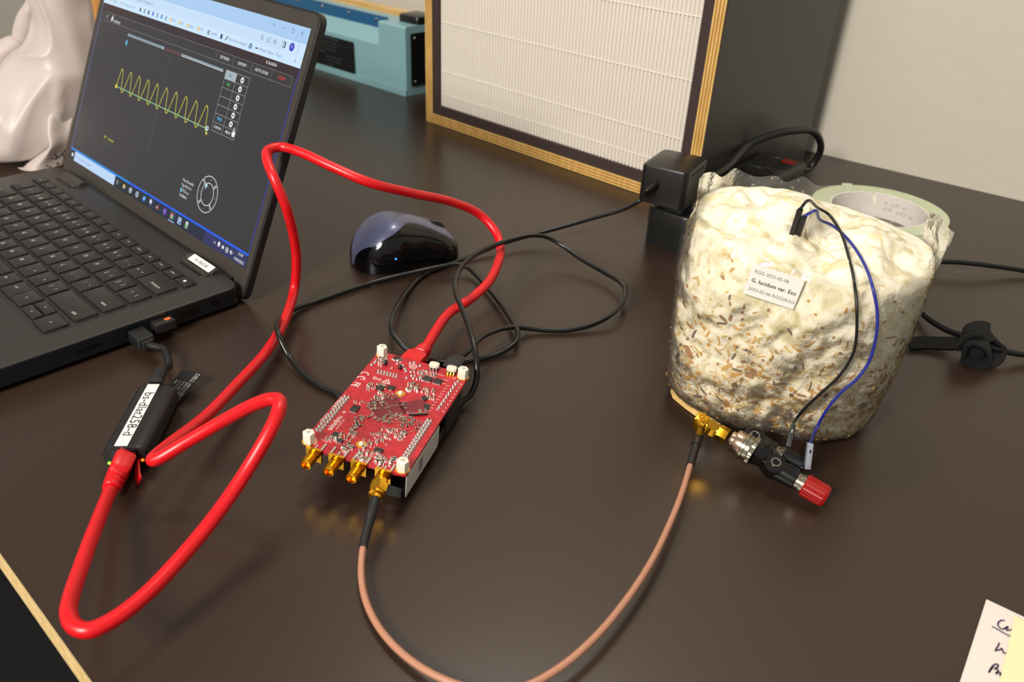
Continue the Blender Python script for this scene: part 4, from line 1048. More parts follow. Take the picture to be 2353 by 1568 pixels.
yz([(0, .003), (.002, 0), (SD, 0), (SD, SH), (.002, SH), (0, SH - .002)], -SL, -SL + .054)
yz([(0, .003), (.002, 0), (SD, 0), (SD, .078), (.016, .078), (.002, .060), (0, .058)], -SL + .054, -.054)
mb.box((-SL / 2, -.0008, .0045), (SL, .002, .009)); mb.build('body', m_teal, sea, 30)
mb = MB(); mb.box((-SL / 2, .0165, .083), (SL - .109, .004, .017)); mb.build('blue_bar', m_blue, sea, 0)
for k in range(6):
    mb = MB(); mb.lathe([(.0026, 0), (.0022, .0012), (.0008, .0018)], frame((-.075 - k * .06, .0145, .086), (1, 0, 0), z=(0, -1, 0)), 0, 12); mb.build('screw', m_metal, sea)
mb = MB(); mb.rrect((.0012, .045), (.0024, .074), .0008, .013, .080); mb.build('end_panel', m_bpan, sea)
for y, z in ((.014, .074), (.014, .018)):
    mb = MB(); mb.lathe([(.002, 0), (.0012, .001)], frame((.0024, y, z), (0, 1, 0), z=(1, 0, 0)), 0, 10); mb.build('screw', m_metal, sea)
mb = MB(); mb.rrect((-.020, .040), (.040, .036), .006, SH, SH + .010, None, 0, .003); mb.build('black_cover', mat('cover_black', (20, 21, 22), .25), sea, 40)
mb = MB(); LBM = frame((-.166, -.0019, .0315), (1, 0, 0), z=(0, -1, 0))
mb.rrect((0, 0), (.118, .043), .0008, 0, .0004, LBM, 0)
for k, (t, x, s) in enumerate((('INSTRUCTION FOR SEALER', 0.0, .0040), ('1. Plug in and set the timer', .004, .0032), ('2. Press down the handle', .004, .0032), ('3. Hold for 1-2 seconds', .004, .0032), ('CAUTION', -.018, .0042), ('Disconnect before service', .012, .0034), ('Do not touch the heater', .012, .0032), ('Keep dry', .004, .0030))):
    mb.text(t, s, x, .0185 - k * .0052, .0005, LBM, 1, 0, 'CENTER')
mb.build('instruction_plate', [m_bpan, mat('plate_print', (84, 88, 90), .6)], sea, 0)

# plywood board standing against the wall behind the sealer
PBM = RZ(tuple(SEM @ V((0, .112, 0))), -0.700)
pbd = thing('plywood_board', 'pale plywood board on edge behind the teal sealer', 'board', M=PBM)
mb = MB(); mb.box((-.30, .006, .034), (.70, .010, .068)); mb.build('panel', wood('board_face', (178, 150, 100), (200, 172, 122), (4, 60, 60)), pbd, 0)
mb = MB(); mb.box((-.30, .006, .0735), (.70, .0125, .011)); mb.build('edge_strip', wood('board_edge', (214, 172, 104), (236, 200, 136), (4, 60, 60)), pbd, 0)

# ------------------------------------------------------------------ roll of tape
TC = V((0.3335, 0.7115, 0)); TR, TI, TZ = 0.0600, 0.0440, 0.0240
tape = thing('tape_roll', 'roll of pale green masking tape on a white cardboard core', 'tape roll', tuple(TC))
m_tape = mat('green_tape', (196, 204, 168), 0.7, bump=(700, .0002), var=(160, .06))
m_tside = mat('tape_side', (150, 166, 134), 0.6)
mb = MB(); mb.lathe([(TI, 0.0002), (TR, 0.0002), (TR, TZ), (TI, TZ), (TI, .0002)], None, 0, 72, False); mb.build('tape', m_tape, tape, 30)
mb = MB(); mb.lathe([(TI - .0022, .0002), (TI, .0002), (TI, TZ - .0004), (TI - .0022, TZ - .0004), (TI - .0022, .0002)], None, 0, 72, False)
for a0, tt in ((.98, 'No 2234-50'), (.98, 'EXP 2025-09')):
    pass
cr = mb.build('cardboard_core', mat('core_white', (226, 218, 212), .7), tape, 30)
mb = MB()
for row, tt in enumerate(('9 LOT 61', 'EXP 2025 09')):
    for k, ch in enumerate(tt):
        if ch == ' ': continue
        a = 1.02 - k * .07
        M = frame(((TI - .0023) * math.cos(a), (TI - .0023) * math.sin(a), .0155 - row * .0058), (math.sin(a), -math.cos(a), 0), z=(-math.cos(a), -math.sin(a), 0))
        mb.text(ch, .0046, 0, 0, .0001, M, 0, 0, 'CENTER')
mb.build('print', mat('core_print', (150, 146, 150), .7), cr, 0)
mb = MB(); mb.rrect((TR * math.cos(1.75), TR * math.sin(1.75)), (.010, .0012), .0003, .0004, TZ + .0016); mb.build('loose_end', m_tape, tape)

# ------------------------------------------------------------------ cables on the right
mb = MB()
pts = [at(1960, 690, .0025), at(2030, 645, .0095), at(2090, 616, .009), at(2140, 603, .009), at(2190, 602, .0105), at(2250, 607, .0100), at(2310, 615, .007), at(2353, 622, .005), at(2460, 650, .003), at(2600, 700, .0025)]
o_ = catmull(pts, 8); oc = pts[3].copy(); oc.z = 0
mb.tube(o_, .0023, 10); lcb = thing('loose_cable', 'thin black cable running off to the right behind the fibrous bag', 'cable', tuple(oc)); mb.build('cable', m_cab, lcb, 60, Matrix.Translation(oc))
ccw = thing('strapped_cord', 'black cord held by a knotted fabric strap on the right', 'cord', tuple(at(2250, 810, 0)))
CI = Matrix.Translation(ccw.location)
pts = [at(1985, 560, .0027), at(2020, 610, .0027), at(2062, 660, .003), at(2100, 700, .0045), at(2140, 737, .007), at(2185, 762, .010), at(2225, 775, .0125), at(2262, 792, .012), at(2295, 803, .010), at(2330, 811, .008), at(2360, 815, .006), at(2450, 830, .0025), at(2560, 860, .0025)]
mb = MB(); mb.tube(catmull(pts, 8), .0025, 10); mb.build('cable', m_cab, ccw, 60, CI)
m_velc = mat('fabric_black', (13, 13, 13), 0.95, bump=(1600, .0004))
def ribbon(mb, pts, w, th, side):
    P = catmull(pts, 8); n = len(P); vs = []; fs = []
    for i, p in enumerate(P):
        d = (P[min(i + 1, n - 1)] - P[max(i - 1, 0)]).normalized(); s = V(side[min(len(side) - 1, int(i / (n - 1) * (len(side) - 1) + .5))]); s = (s - d * s.dot(d)).normalized(); nn = d.cross(s)
        for a, b in ((-1, -1), (1, -1), (1, 1), (-1, 1)): vs.append(p + s * a * w / 2 + nn * b * th / 2)
    for i in range(n - 1):
        for j in range(4):
            q = (j + 1) % 4; fs.append((i * 4 + j, i * 4 + q, (i + 1) * 4 + q, (i + 1) * 4 + j))
    fs.append((3, 2, 1, 0)); fs.append(tuple((n - 1) * 4 + j for j in range(4)))
    mb.add(vs, fs)
mb = MB()
ribbon(mb, [at(2086, 790, .0035), at(2130, 789, .0040), at(2175, 790, .0060), at(2215, 790, .0080)], .0115, .0022, [(.1, 1, .3)])
kn = at(2240, 800, .010)
ribbon(mb, [at(2205, 788, .010), at(2220, 772, .0185), at(2248, 760, .0215), at(2275, 768, .0185), at(2289, 790, .0115), at(2284, 815, .0050), at(2258, 832, .0022)], .0150, .0022, [(.5, 1, .1), (.7, .7, .2), (-.2, 1, .2), (-.2, 1, .2)])
ribbon(mb, [at(2212, 800, .009), at(2222, 782, .0170), at(2250, 780, .0185), at(2272, 800, .0130), at(2270, 822, .0050), at(2235, 826, .0024), at(2212, 812, .0050)], .0170, .0022, [(.3, 1, 0), (.3, 1, .2), (.3, 1, .2)])
mb.lathe([(.0005, -.007), (.0075, -.0055), (.0095, -.001), (.0085, .004), (.004, .0065)], Matrix.Translation((kn.x, kn.y, .0092)) @ Matrix.Rotation(.9, 4, 'Y') @ Matrix.Diagonal((1.0, .85, .8, 1)), 0, 14)
mb.build('fabric_strap', m_velc, ccw, 30, CI)

# ------------------------------------------------------------------ notes
n0 = at(2265, 1381); n1 = at(2205, 1568)
nd = (n1 - n0); nd.z = 0; nd.normalize(); nx = V((-nd.y, nd.x, 0))
NM = frame((n0.x, n0.y, 0.0004), tuple(nx), y=tuple(-nd))     # x to the right along the top edge, y up the page
note = thing('note_sheet', 'white sheet of notepaper with handwriting near the desk corner', 'paper', M=NM)
mb = MB(); vs = []; fs = []
for i in range(9):
    for j in range(9):
        x = .105 * i / 8; y = -.148 * j / 8
        vs.append((x, y, .0006 * (1 - i / 8) ** 2))
for i in range(8):
    for j in range(8): k = i * 9 + j; fs.append((k, k + 1, k + 10, k + 9))
mb.add(vs, fs); n_ = len(vs); mb.add([(v[0], v[1], v[2] - .0003) for v in vs], [tuple(reversed(f)) for f in fs])
for sx in (0, 8):
    for j in range(8):
        k = sx * 9 + j; mb.f.append((k, k + 1, k + 1 + n_, k + n_) if sx else (k + 1, k, k + n_, k + 1 + n_)); mb.m.append(0)
for sy in (0, 8):
    for i in range(8):
        k = i * 9 + sy; mb.f.append((k, k + 9, k + 9 + n_, k + n_)); mb.m.append(0)
mb.build('sheet', mat('notepaper', (226, 216, 208), .8), note, 0)
m_pen = mat('pen_ink', (62, 48, 84), .5)
NI = NM.inverted()
def px(u, v): p = NI @ at(u, v, .0008); return (p.x, p.y)
zn = lambda x, y: px(2150 + x / 6.877, 1340 + y / 6.877)
mb = MB(); mb_h = .00085
for st in ([(1080, 605), (1030, 600), (985, 635), (978, 680), (1010, 725), (1060, 745), (1095, 720), (1130, 700), (1140, 715), (1110, 735), (1120, 762), (1190, 750)], [(890, 700), (960, 735), (1050, 790), (1175, 857)], [(1000, 960), (985, 1000), (935, 1080), (1000, 1070), (1040, 1045), (1050, 1070), (1065, 1115), (1115, 1125)], [(835, 1425), (870, 1360), (910, 1310), (960, 1290), (985, 1310), (975, 1340), (925, 1370), (970, 1375), (985, 1400), (945, 1445), (985, 1425), (1020, 1430), (1010, 1470), (1045, 1455)], [(838, 1420), (905, 1330)]):
    mb.strip([(p[0], p[1]) for p in (zn(*q) for q in st)], .0007, mb_h)
mb.build('handwriting', m_pen, note, 0)
s0 = NI @ at(2331, 1420, .001); s1 = NI @ at(2296, 1568, .001); sd_ = V((s1.x - s0.x, s1.y - s0.y, 0)).normalized(); sxv = V((-sd_.y, sd_.x, 0))
STM = NM @ frame((s0.x, s0.y, .0011), tuple(sxv), y=tuple(-sd_))
stk = thing('sticky_note', 'pale yellow sticky note stuck on the white notepaper', 'sticky note', M=STM)
mb = MB(); vs = []; fs = []
for i in range(9):
    x = .076 * i / 8; vs += [(x, .0008 - .28 * x, .0), (x, -.076, .0002 + .0008 * math.sin(PI * i / 8)), (x, .0008 - .28 * x, .0003), (x, -.076, .0006 + .0008 * math.sin(PI * i / 8))]
for i in range(8):
    k = 4 * i; fs += [(k + 2, k + 3, k + 7, k + 6), (k, k + 4, k + 5, k + 1), (k, k + 2, k + 6, k + 4), (k + 1, k + 5, k + 7, k + 3)]
fs += [(0, 1, 3, 2), (32, 34, 35, 33)]
mb.add(vs, fs); mb.build('leaf', mat('sticky_yellow', (236, 226, 178), .8), stk, 0)

# ------------------------------------------------------------------ white plastic carrier bag at the back left
WB = V((-0.545, 0.880, 0))
wbg = thing('plastic_bag', 'crumpled white plastic bag standing behind the laptop', 'bag', tuple(WB))
m_pb = bpy.data.materials.new('white_polythene'); m_pb.use_nodes = True
nt = m_pb.node_tree; b = nt.nodes['Principled BSDF']; out = nt.nodes['Material Output']
b.inputs['Base Color'].default_value = lin((226, 214, 208)) + (1,); b.inputs['Roughness'].default_value = .38
tl = nt.nodes.new('ShaderNodeBsdfTranslucent'); tl.inputs['Color'].default_value = lin((232, 220, 212)) + (1,)
mx = nt.nodes.new('ShaderNodeMixShader'); mx.inputs[0].default_value = .3
nt.links.new(b.outputs[0], mx.inputs[1]); nt.links.new(tl.outputs[0], mx.inputs[2]); nt.links.new(mx.outputs[0], out.inputs['Surface'])
def atY(u, v, y):
    d = ray(u, v); t = (y - CAM_P.y) / d.y; return CAM_P + d * t
def ridged(p, s):
    return 1 - abs(noise.noise(p * s)) * 2
def loft(name, rows, yc, depth, amp, seed, bottom=False):
    """film body through photo-measured rows (height from the row, left and right limits)"""
    R = []
    for L, R_, v in rows:
        a = atY(L, v, yc); b_ = atY(R_, v, yc); R.append((a, b_))
    A = catmull([r[0] for r in R], 9); B = catmull([r[1] for r in R], 9); n = 84; vs = []; fs = []
    for k, (a, b_) in enumerate(zip(A, B)):
        c = (a + b_) / 2; hx = (b_ - a) / 2; w = hx.length; ry = min(depth, w * .8 + .01)
        for i in range(n):
            t = 2 * PI * i / n; co, si = math.cos(t), math.sin(t)
            q = c + hx * co + V((0, ry * si, 0))
            s_ = V((seed, seed * .7, 0))
            f = amp * (1.1 * ridged(q * 9 + s_, 1) ** 3 + .55 * ridged(V((q.x * 1.6, q.y * 1.6, q.z * .7)) * 16 + s_, 1) ** 3 - .7)
            q = q + V((co * f * .5, si * f, f * .2))
            q.z = max(q.z, .0006 + .0001 * k)
            vs.append(q)
    for k in range(len(A) - 1):
        for i in range(n):
            j = (i + 1) % n; fs.append((k * n + j, k * n + i, (k + 1) * n + i, (k + 1) * n + j))
    fs.append(tuple((len(A) - 1) * n + i for i in range(n - 1, -1, -1))); fs.append(tuple(range(n)))
    mb = MB(); mb.add(vs, fs); o = mb.build(name, m_pb, wbg, 0, Matrix.Translation(WB))
    for p_ in o.data.polygons: p_.use_smooth = True
    return o
loft('film', [(88, 190, -110), (84, 192, -60), (80, 196, 0), (84, 206, 50), (66, 216, 95), (36, 226, 130), (-10, 236, 165), (-70, 238, 230), (-90, 232, 300), (-90, 205, 350), (-76, 180, 386), (-60, 165, 402)], .832, .072, .011, 2.0)
loft('side_fold', [(86, 130, -40), (60, 122, -4), (44, 116, 18), (38, 110, 30), (33, 104, 58), (35, 96, 85), (44, 90, 104)], .872, .03, .008, 5.0)
loft('side_fold', [(20, 44, 80), (4, 60, 88), (-26, 70, 104), (-60, 60, 140), (-90, 40, 190)], .862, .04, .008, 8.0)
# the printed flap at the lower right
def sheet(name, grid, m, parent, inv, th=.0006):
    n = len(grid); q = len(grid[0]); mb = MB(); vs = [p for r_ in grid for p in r_]; fs = []
    for i in range(n - 1):
        for j in range(q - 1): k = i * q + j; fs.append((k, k + 1, k + q + 1, k + q))
    mb.add(vs, fs); o = mb.build(name, m, parent, 60, inv)
    md = o.modifiers.new('thickness', 'SOLIDIFY'); md.thickness = th; md.offset = 0
    return o
WI = Matrix.Translation(WB)
g = []
L_ = [(118, 243), (106, 262), (104, 300), (112, 335), (90, 356), (60, 378), (44, 399)]
R_ = [(176, 232), (172, 262), (166, 290), (160, 320), (154, 345), (148, 372), (143, 398)]
yy_ = [.800, .790, .782, .776, .772, .768, .764]
rowA = catmull([atY(u, v, y) for (u, v), y in zip(L_, yy_)], 5); rowB = catmull([atY(u, v, y + .012) for (u, v), y in zip(R_, yy_)], 5)
for i, (a, b_) in enumerate(zip(rowA, rowB)):
    r_ = []
    for k in range(17):
        s = k / 16; p = a.lerp(b_, s); p.y += -.012 * math.sin(PI * s) + .005 * math.sin(s * 9 + 1) * (1 - i / len(rowA)); p.z = max(p.z, .0012); r_.append(p)
    g.append(r_)
flap = sheet('printed_flap', g, m_pb, wbg, WI)
mb = MB()
def brs(pts, r):
    mb.tube([atY(u, v, .7545) for u, v in pts], r, 5)
for pts in ([(150, 345), (138, 360), (128, 366), (114, 364)], [(130, 366), (128, 355)], [(134, 362), (124, 352)], [(143, 352), (148, 362)], [(120, 385), (106, 381)], [(130, 377), (134, 373), (138, 377), (134, 381), (130, 377)]): brs(pts, .0006)
mb.build('branch_print', m_ink, flap, 0, WI)

# wooden board behind the plastic bag
wb2 = atY(216, 30, 1.02)
WBM = RZ((wb2.x, wb2.y, 0), -.3)
wbo = thing('wooden_block', 'orange-brown wooden block between the plastic bag and the laptop lid', 'wood block', M=WBM)
mb = MB(); mb.rrect((.0, .02), (.085, .03), .004, 0, .36, None, 0, .002); mb.build('block', wood('orange_wood', (176, 116, 52), (220, 164, 92), (60, 60, 6)), wbo, 30)
# ------------------------------------------------------------------ bag of colonised substrate
GY = math.radians(-20)
GO = V((0.1650, 0.4330, 0))
GM = RZ(tuple(GO), GY); GI = GM.inverted()
gbag = thing('substrate_bag', 'clear plastic bag of white fungus-covered straw with a paper label', 'grow bag', M=GM)
GA, GB = 0.0640, 0.0520
def grad(a, n=2.9):
    return (abs(math.cos(a) / GA) ** n + abs(math.sin(a) / GB) ** n) ** (-1 / n)
def gprof(t):
    """width factor over height fraction"""
    return .94 + .06 * math.sin(min(1, t / .45) * PI / 2) - .035 * max(0, (t - .6) / .4) ** 2
z0r = None
def gpos(a, z, off=0.0):
    t = z / .112
    f = gprof(max(0, min(1.15, t))) * (1 - .13 * max(0, 1 - t * 9) ** 2)
    fr = max(0, -math.sin(a))
    zc = .074 if z0r is None else z0r
    if z > zc: f *= 1 - (.05 + .30 * fr) * (1 - math.sqrt(max(0, 1 - min(1, (z - zc) / (.121 - zc)) ** 2)))
    n1 = noise.noise(V((math.cos(a) * 2.0, math.sin(a) * 2.0, z * 22)))
    n2 = noise.noise(V((math.cos(a) * 7, math.sin(a) * 7, z * 90)))
    n3 = noise.noise(V((math.cos(a) * 20, math.sin(a) * 20, z * 300)))
    r_ = grad(a) * f + .0021 * n1 + .0012 * n2 + .0006 * n3 + off
    lean = .010 * max(0, t)            # right side flares with height
    x = r_ * math.cos(a); y = r_ * math.sin(a)
    x += lean * max(0, math.cos(a)) * .9 - .004 * t * max(0, -math.cos(a))
    return V((x, y, z))
NA, NZ_ = 150, 70
def ztop(a):   # rim of the fibre block
    return .112 + .003 * noise.noise(V((math.cos(a) * 3, math.sin(a) * 3, 4))) + .005 * math.sin(a) - .005 * math.cos(a)
vs = []; fs = []
for k in range(NZ_ + 1):
    for i in range(NA):
        a = 2 * PI * i / NA; vs.append(gpos(a, .0006 + (ztop(a) - .0006) * k / NZ_))
NT = 26
for k in range(1, NT + 1):
    s = 1 - k / NT
    for i in range(NA):
        a = 2 * PI * i / NA; p = gpos(a, ztop(a))
        q = V((p.x * s, p.y * s, 0))
        dome = .006 * (1 - s ** 3) + .007 * noise.noise(V((q.x * 38, q.y * 38, 9))) * (1 - s ** 6) + .004 * noise.noise(V((q.x * 90, q.y * 90, 3))) * (1 - s ** 6)
        q.z = p.z + dome + (.0015 * (1 - s) if True else 0); vs.append(q)
for k in range(NZ_ + NT):
    for i in range(NA):
        j = (i + 1) % NA; fs.append((k * NA + i, k * NA + j, (k + 1) * NA + j, (k + 1) * NA + i))
fs.append(tuple(range(NA - 1, -1, -1)))
m_sub = bpy.data.materials.new('fungus_and_straw'); m_sub.use_nodes = True
nt = m_sub.node_tree; b = nt.nodes['Principled BSDF']; b.inputs['Roughness'].default_value = .62
tc = nt.nodes.new('ShaderNodeTexCoord')
sx_ = nt.nodes.new('ShaderNodeSeparateXYZ'); nt.links.new(tc.outputs['Object'], sx_.inputs[0])
n1 = nt.nodes.new('ShaderNodeTexNoise'); n1.inputs['Scale'].default_value = 95; n1.inputs['Detail'].default_value = 6; n1.inputs['Distortion'].default_value = 1.2
n2 = nt.nodes.new('ShaderNodeTexNoise'); n2.inputs['Scale'].default_value = 330; n2.inputs['Detail'].default_value = 4; n2.inputs['Distortion'].default_value = 1.5
n4 = nt.nodes.new('ShaderNodeTexNoise'); n4.inputs['Scale'].default_value = 30; n4.inputs['Detail'].default_value = 3
for n in (n1, n2, n4): nt.links.new(tc.outputs['Object'], n.inputs['Vector'])
r1 = nt.nodes.new('ShaderNodeValToRGB')
r1.color_ramp.elements[0].position = .33; r1.color_ramp.elements[0].color = lin((206, 192, 146)) + (1,)
r1.color_ramp.elements[1].position = .55; r1.color_ramp.elements[1].color = lin((240, 233, 212)) + (1,)
nt.links.new(n1.outputs['Fac'], r1.inputs['Fac'])
r2 = nt.nodes.new('ShaderNodeValToRGB')
r2.color_ramp.elements[0].position = .59; r2.color_ramp.elements[0].color = (0, 0, 0, 1)
r2.color_ramp.elements[1].position = .67; r2.color_ramp.elements[1].color = (1, 1, 1, 1)
hz = nt.nodes.new('ShaderNodeMapRange'); hz.inputs['From Min'].default_value = 0.02; hz.inputs['From Max'].default_value = .11; hz.inputs['To Min'].default_value = .07; hz.inputs['To Max'].default_value = -.10
nt.links.new(sx_.outputs['Z'], hz.inputs['Value'])
ad = nt.nodes.new('ShaderNodeMath'); ad.operation = 'ADD'; nt.links.new(n2.outputs['Fac'], ad.inputs[0]); nt.links.new(hz.outputs['Result'], ad.inputs[1])
nt.links.new(ad.outputs[0], r2.inputs['Fac'])
mxc = nt.nodes.new('ShaderNodeMix'); mxc.data_type = 'RGBA'; mxc.inputs['B'].default_value = lin((190, 146, 76)) + (1,)
nt.links.new(r2.outputs['Color'], mxc.inputs['Factor']); nt.links.new(r1.outputs['Color'], mxc.inputs['A'])
nt.links.new(mxc.outputs['Result'], b.inputs['Base Color'])
bp = nt.nodes.new('ShaderNodeBump'); bp.inputs['Strength'].default_value = .5; bp.inputs['Distance'].default_value = .0011
nt.links.new(n1.outputs['Fac'], bp.inputs['Height']); nt.links.new(bp.outputs['Normal'], b.inputs['Normal'])
b.inputs['Coat Weight'].default_value = .0
mb = MB(); mb.add(vs, fs); sub = mb.build('fibre_block', m_sub, gbag, 0)
for p_ in sub.data.polygons: p_.use_smooth = True
bvh = BVHTree.FromPolygons([GM @ V(v) for v in vs], fs)
def hit(u, v, off=0.0):
    d = ray(u, v); h = bvh.ray_cast(CAM_P, d)
    if h[0] is None: return None, None
    return h[0] - d * off, h[1]
# straw flecks lying in the surface
m_st = [mat('straw_gold', (198, 152, 68), .55), mat('straw_brown', (156, 112, 56), .55), mat('straw_pale', (208, 182, 116), .55), mat('straw_dark', (104, 80, 56), .6)]
rnd = random.Random(3); mb = MB()
for _ in range(2100):
    a = rnd.uniform(0, 2 * PI); z = .112 * rnd.random() ** 1.35
    if z > ztop(a) - .002: continue
    if z > .075 and rnd.random() < .55: continue
    p = gpos(a, z); pa = gpos(a + .02, z); pz = gpos(a, z + .001)
    ta = (pa - p).normalized(); tz = (pz - p).normalized(); nn = ta.cross(tz).normalized()
    L = rnd.choice((.0014, .0018, .0024, .003, .0055)) * rnd.uniform(.8, 1.3); W = rnd.uniform(.0008, .0018)
    if z < .05 and rnd.random() < .35: L *= 1.3; W *= 2.0
    ph = rnd.uniform(0, PI); d = ta * math.cos(ph) + tz * math.sin(ph); e = nn.cross(d)
    o = p + nn * .0003; bend = e * rnd.uniform(-.12, .12) * L
    k = rnd.choices((0, 1, 2, 3), (6, 3.4, 3.4, .8))[0]
    vv = [o - d * L / 2 - e * W / 3, o - d * L / 6 - e * W / 2 + bend, o + d * L / 3 - e * W / 2.4 + bend, o + d * L / 2, o + d * L / 4 + e * W / 2 + bend, o - d * L / 4 + e * W / 2.2 + bend, o - d * L / 2 + e * W / 4]
    mb.add([q + nn * .0002 for q in vv] + [q - nn * .0010 for q in vv], [tuple(range(7))] + [(i, i + 7, (i + 1) % 7 + 7, (i + 1) % 7) for i in range(7)], k)
o = mb.build('straw_fleck', m_st, gbag, 0); o['kind'] = 'stuff'
# clear film: hugs the block, stands up past it at the back and sides
m_film = bpy.data.materials.new('clear_film'); m_film.use_nodes = True
nt = m_film.node_tree; nt.nodes.remove(nt.nodes['Principled BSDF']); out = nt.nodes['Material Output']
tr = nt.nodes.new('ShaderNodeBsdfTransparent'); tr.inputs['Color'].default_value = (.97, .97, .96, 1)
gl = nt.nodes.new('ShaderNodeBsdfGlossy'); gl.inputs['Roughness'].default_value = .12
df = nt.nodes.new('ShaderNodeBsdfTranslucent'); df.inputs['Color'].default_value = (.85, .83, .78, 1)
df2 = nt.nodes.new('ShaderNodeBsdfDiffuse'); df2.inputs['Color'].default_value = (.85, .83, .78, 1)
tcn = nt.nodes.new('ShaderNodeTexCoord')
nz = nt.nodes.new('ShaderNodeTexNoise'); nz.inputs['Scale'].default_value = 420; nz.inputs['Detail'].default_value = 3
nb = nt.nodes.new('ShaderNodeTexNoise'); nb.inputs['Scale'].default_value = 70; nb.inputs['Detail'].default_value = 4
nt.links.new(tcn.outputs['Object'], nz.inputs['Vector']); nt.links.new(tcn.outputs['Object'], nb.inputs['Vector'])
bpf = nt.nodes.new('ShaderNodeBump'); bpf.inputs['Strength'].default_value = .7; bpf.inputs['Distance'].default_value = .003
nt.links.new(nb.outputs['Fac'], bpf.inputs['Height']); nt.links.new(bpf.outputs['Normal'], gl.inputs['Normal'])
rz = nt.nodes.new('ShaderNodeValToRGB'); rz.color_ramp.elements[0].position = .62; rz.color_ramp.elements[1].position = .72
rz.color_ramp.elements[0].color = (.10, .10, .10, 1); rz.color_ramp.elements[1].color = (.55, .55, .55, 1)
nt.links.new(nz.outputs['Fac'], rz.inputs['Fac'])
fr_ = nt.nodes.new('ShaderNodeFresnel'); fr_.inputs['IOR'].default_value = 1.45
nt.links.new(bpf.outputs['Normal'], fr_.inputs['Normal'])
m1 = nt.nodes.new('ShaderNodeMixShader'); m2 = nt.nodes.new('ShaderNodeMixShader'); m3 = nt.nodes.new('ShaderNodeMixShader'); m3.inputs[0].default_value = .5
nt.links.new(df.outputs[0], m3.inputs[1]); nt.links.new(df2.outputs[0], m3.inputs[2])
nt.links.new(rz.outputs['Color'], m1.inputs[0]); nt.links.new(tr.outputs[0], m1.inputs[1]); nt.links.new(m3.outputs[0], m1.inputs[2])
nt.links.new(fr_.outputs[0], m2.inputs[0]); nt.links.new(m1.outputs[0], m2.inputs[1]); nt.links.new(gl.outputs[0], m2.inputs[2])
nt.links.new(m2.outputs[0], out.inputs['Surface'])
def rim(a):
    # a: 0 right, pi/2 back, pi left, -pi/2 front (bag frame)
    s, c = math.sin(a), math.cos(a)
    h = .1105
    h += .017 * max(0, s) ** .7                     # back stands up
    h += .016 * max(0, -c) ** 4 + .010 * max(0, c) ** 3
    h += .0025 * noise.noise(V((c * 5, s * 5, 1))) + .0012 * math.sin(19 * a)
    return h
def film_pt(a, z):
    p = gpos(a, min(z, .118), .0011 + .0004 * noise.noise(V((math.cos(a) * 9, math.sin(a) * 9, z * 60))))
    if z > .104:
        k = (z - .104) / .03
        wob = .0030 * k * math.sin(11 * a + 1.0) + .004 * k * noise.noise(V((math.cos(a) * 3, math.sin(a) * 3, 2)))
        d = V((math.cos(a), math.sin(a), 0))
        p = p + d * (wob + .004 * k * max(0, math.cos(a)) ** 2)
    p.z = z
    return p
NFA, NFZ = 200, 60; vs = []; fs = []
for k in range(NFZ + 1):
    for i in range(NFA):
        a = 2 * PI * i / NFA; z0 = .0004
        z = z0 + (rim(a) - z0) * k / NFZ; vs.append(film_pt(a, z))
for k in range(NFZ):
    for i in range(NFA):
        j = (i + 1) % NFA; fs.append((k * NFA + i, k * NFA + j, (k + 1) * NFA + j, (k + 1) * NFA + i))
mb = MB(); mb.add(vs, fs); fo = mb.build('clear_film', m_film, gbag, 0)
for p_ in fo.data.polygons: p_.use_smooth = True
# welded corner of the film at the lower left
cq = [GI @ at(u, v, .0006) for u, v in ((1552, 868), (1540, 900), (1546, 916), (1575, 940), (1600, 958), (1640, 968))] + [V((-.035, -.040, .0006)), V((-.050, -.020, .0006))]
ct = [V((q.x * .93 + .001, q.y * .93, .0006 + h_)) for q, h_ in zip(cq, (.016, .009, .0075, .0075, .010, .014, .02, .02))]
mb = MB(); mb.add(cq + ct, [tuple(range(8)), tuple(range(15, 7, -1))] + [(i, i + 8, (i + 1) % 8 + 8, (i + 1) % 8) for i in range(8)])
mb.build('film_corner', mat('film_corner', (206, 170, 104), .4, var=(160, .25)), gbag, 40)
# paper label, bent to the surface
LC = [(1727, 604), (1846.5, 640), (1829, 716), (1709, 674)]
hc, hn = hit(1777, 658)
cor = []
for u, v in LC:
    d = ray(u, v); t = (hc + hn * .0046 - CAM_P).dot(hn) / d.dot(hn); cor.append(CAM_P + d * t)
cc = sum(cor, V()) / 4; lx = ((cor[1] - cor[0]) + (cor[2] - cor[3])).normalized(); ly = ((cor[0] - cor[3]) + (cor[1] - cor[2])).normalized()
LF = frame(cc, tuple(lx), y=tuple(ly)); lw = (cor[1] - cor[0]).length; lh = (cor[0] - cor[3]).length
mb = MB(); mb.rrect((0, 0), (lw, lh), .0004, -.0001, .0001, LF, 0)
mb.text('RGG 2023-05-08', lh * .15, -lw * .43, lh * .28, .0002, LF, 2); mb.text('G. lucidum var. Eco', lh * .175, -lw * .43, -lh * .01, .0002, LF, 1, lh * .003); mb.text('2023-02-06 RGG2RGG', lh * .15, -lw * .43, -lh * .29, .0002, LF, 2)
mb.build('paper_label', [mat('label_paper', (228, 224, 216), .7), m_ink, mat('label_grey_ink', (96, 92, 90), .7)], gbag, 0, GM)

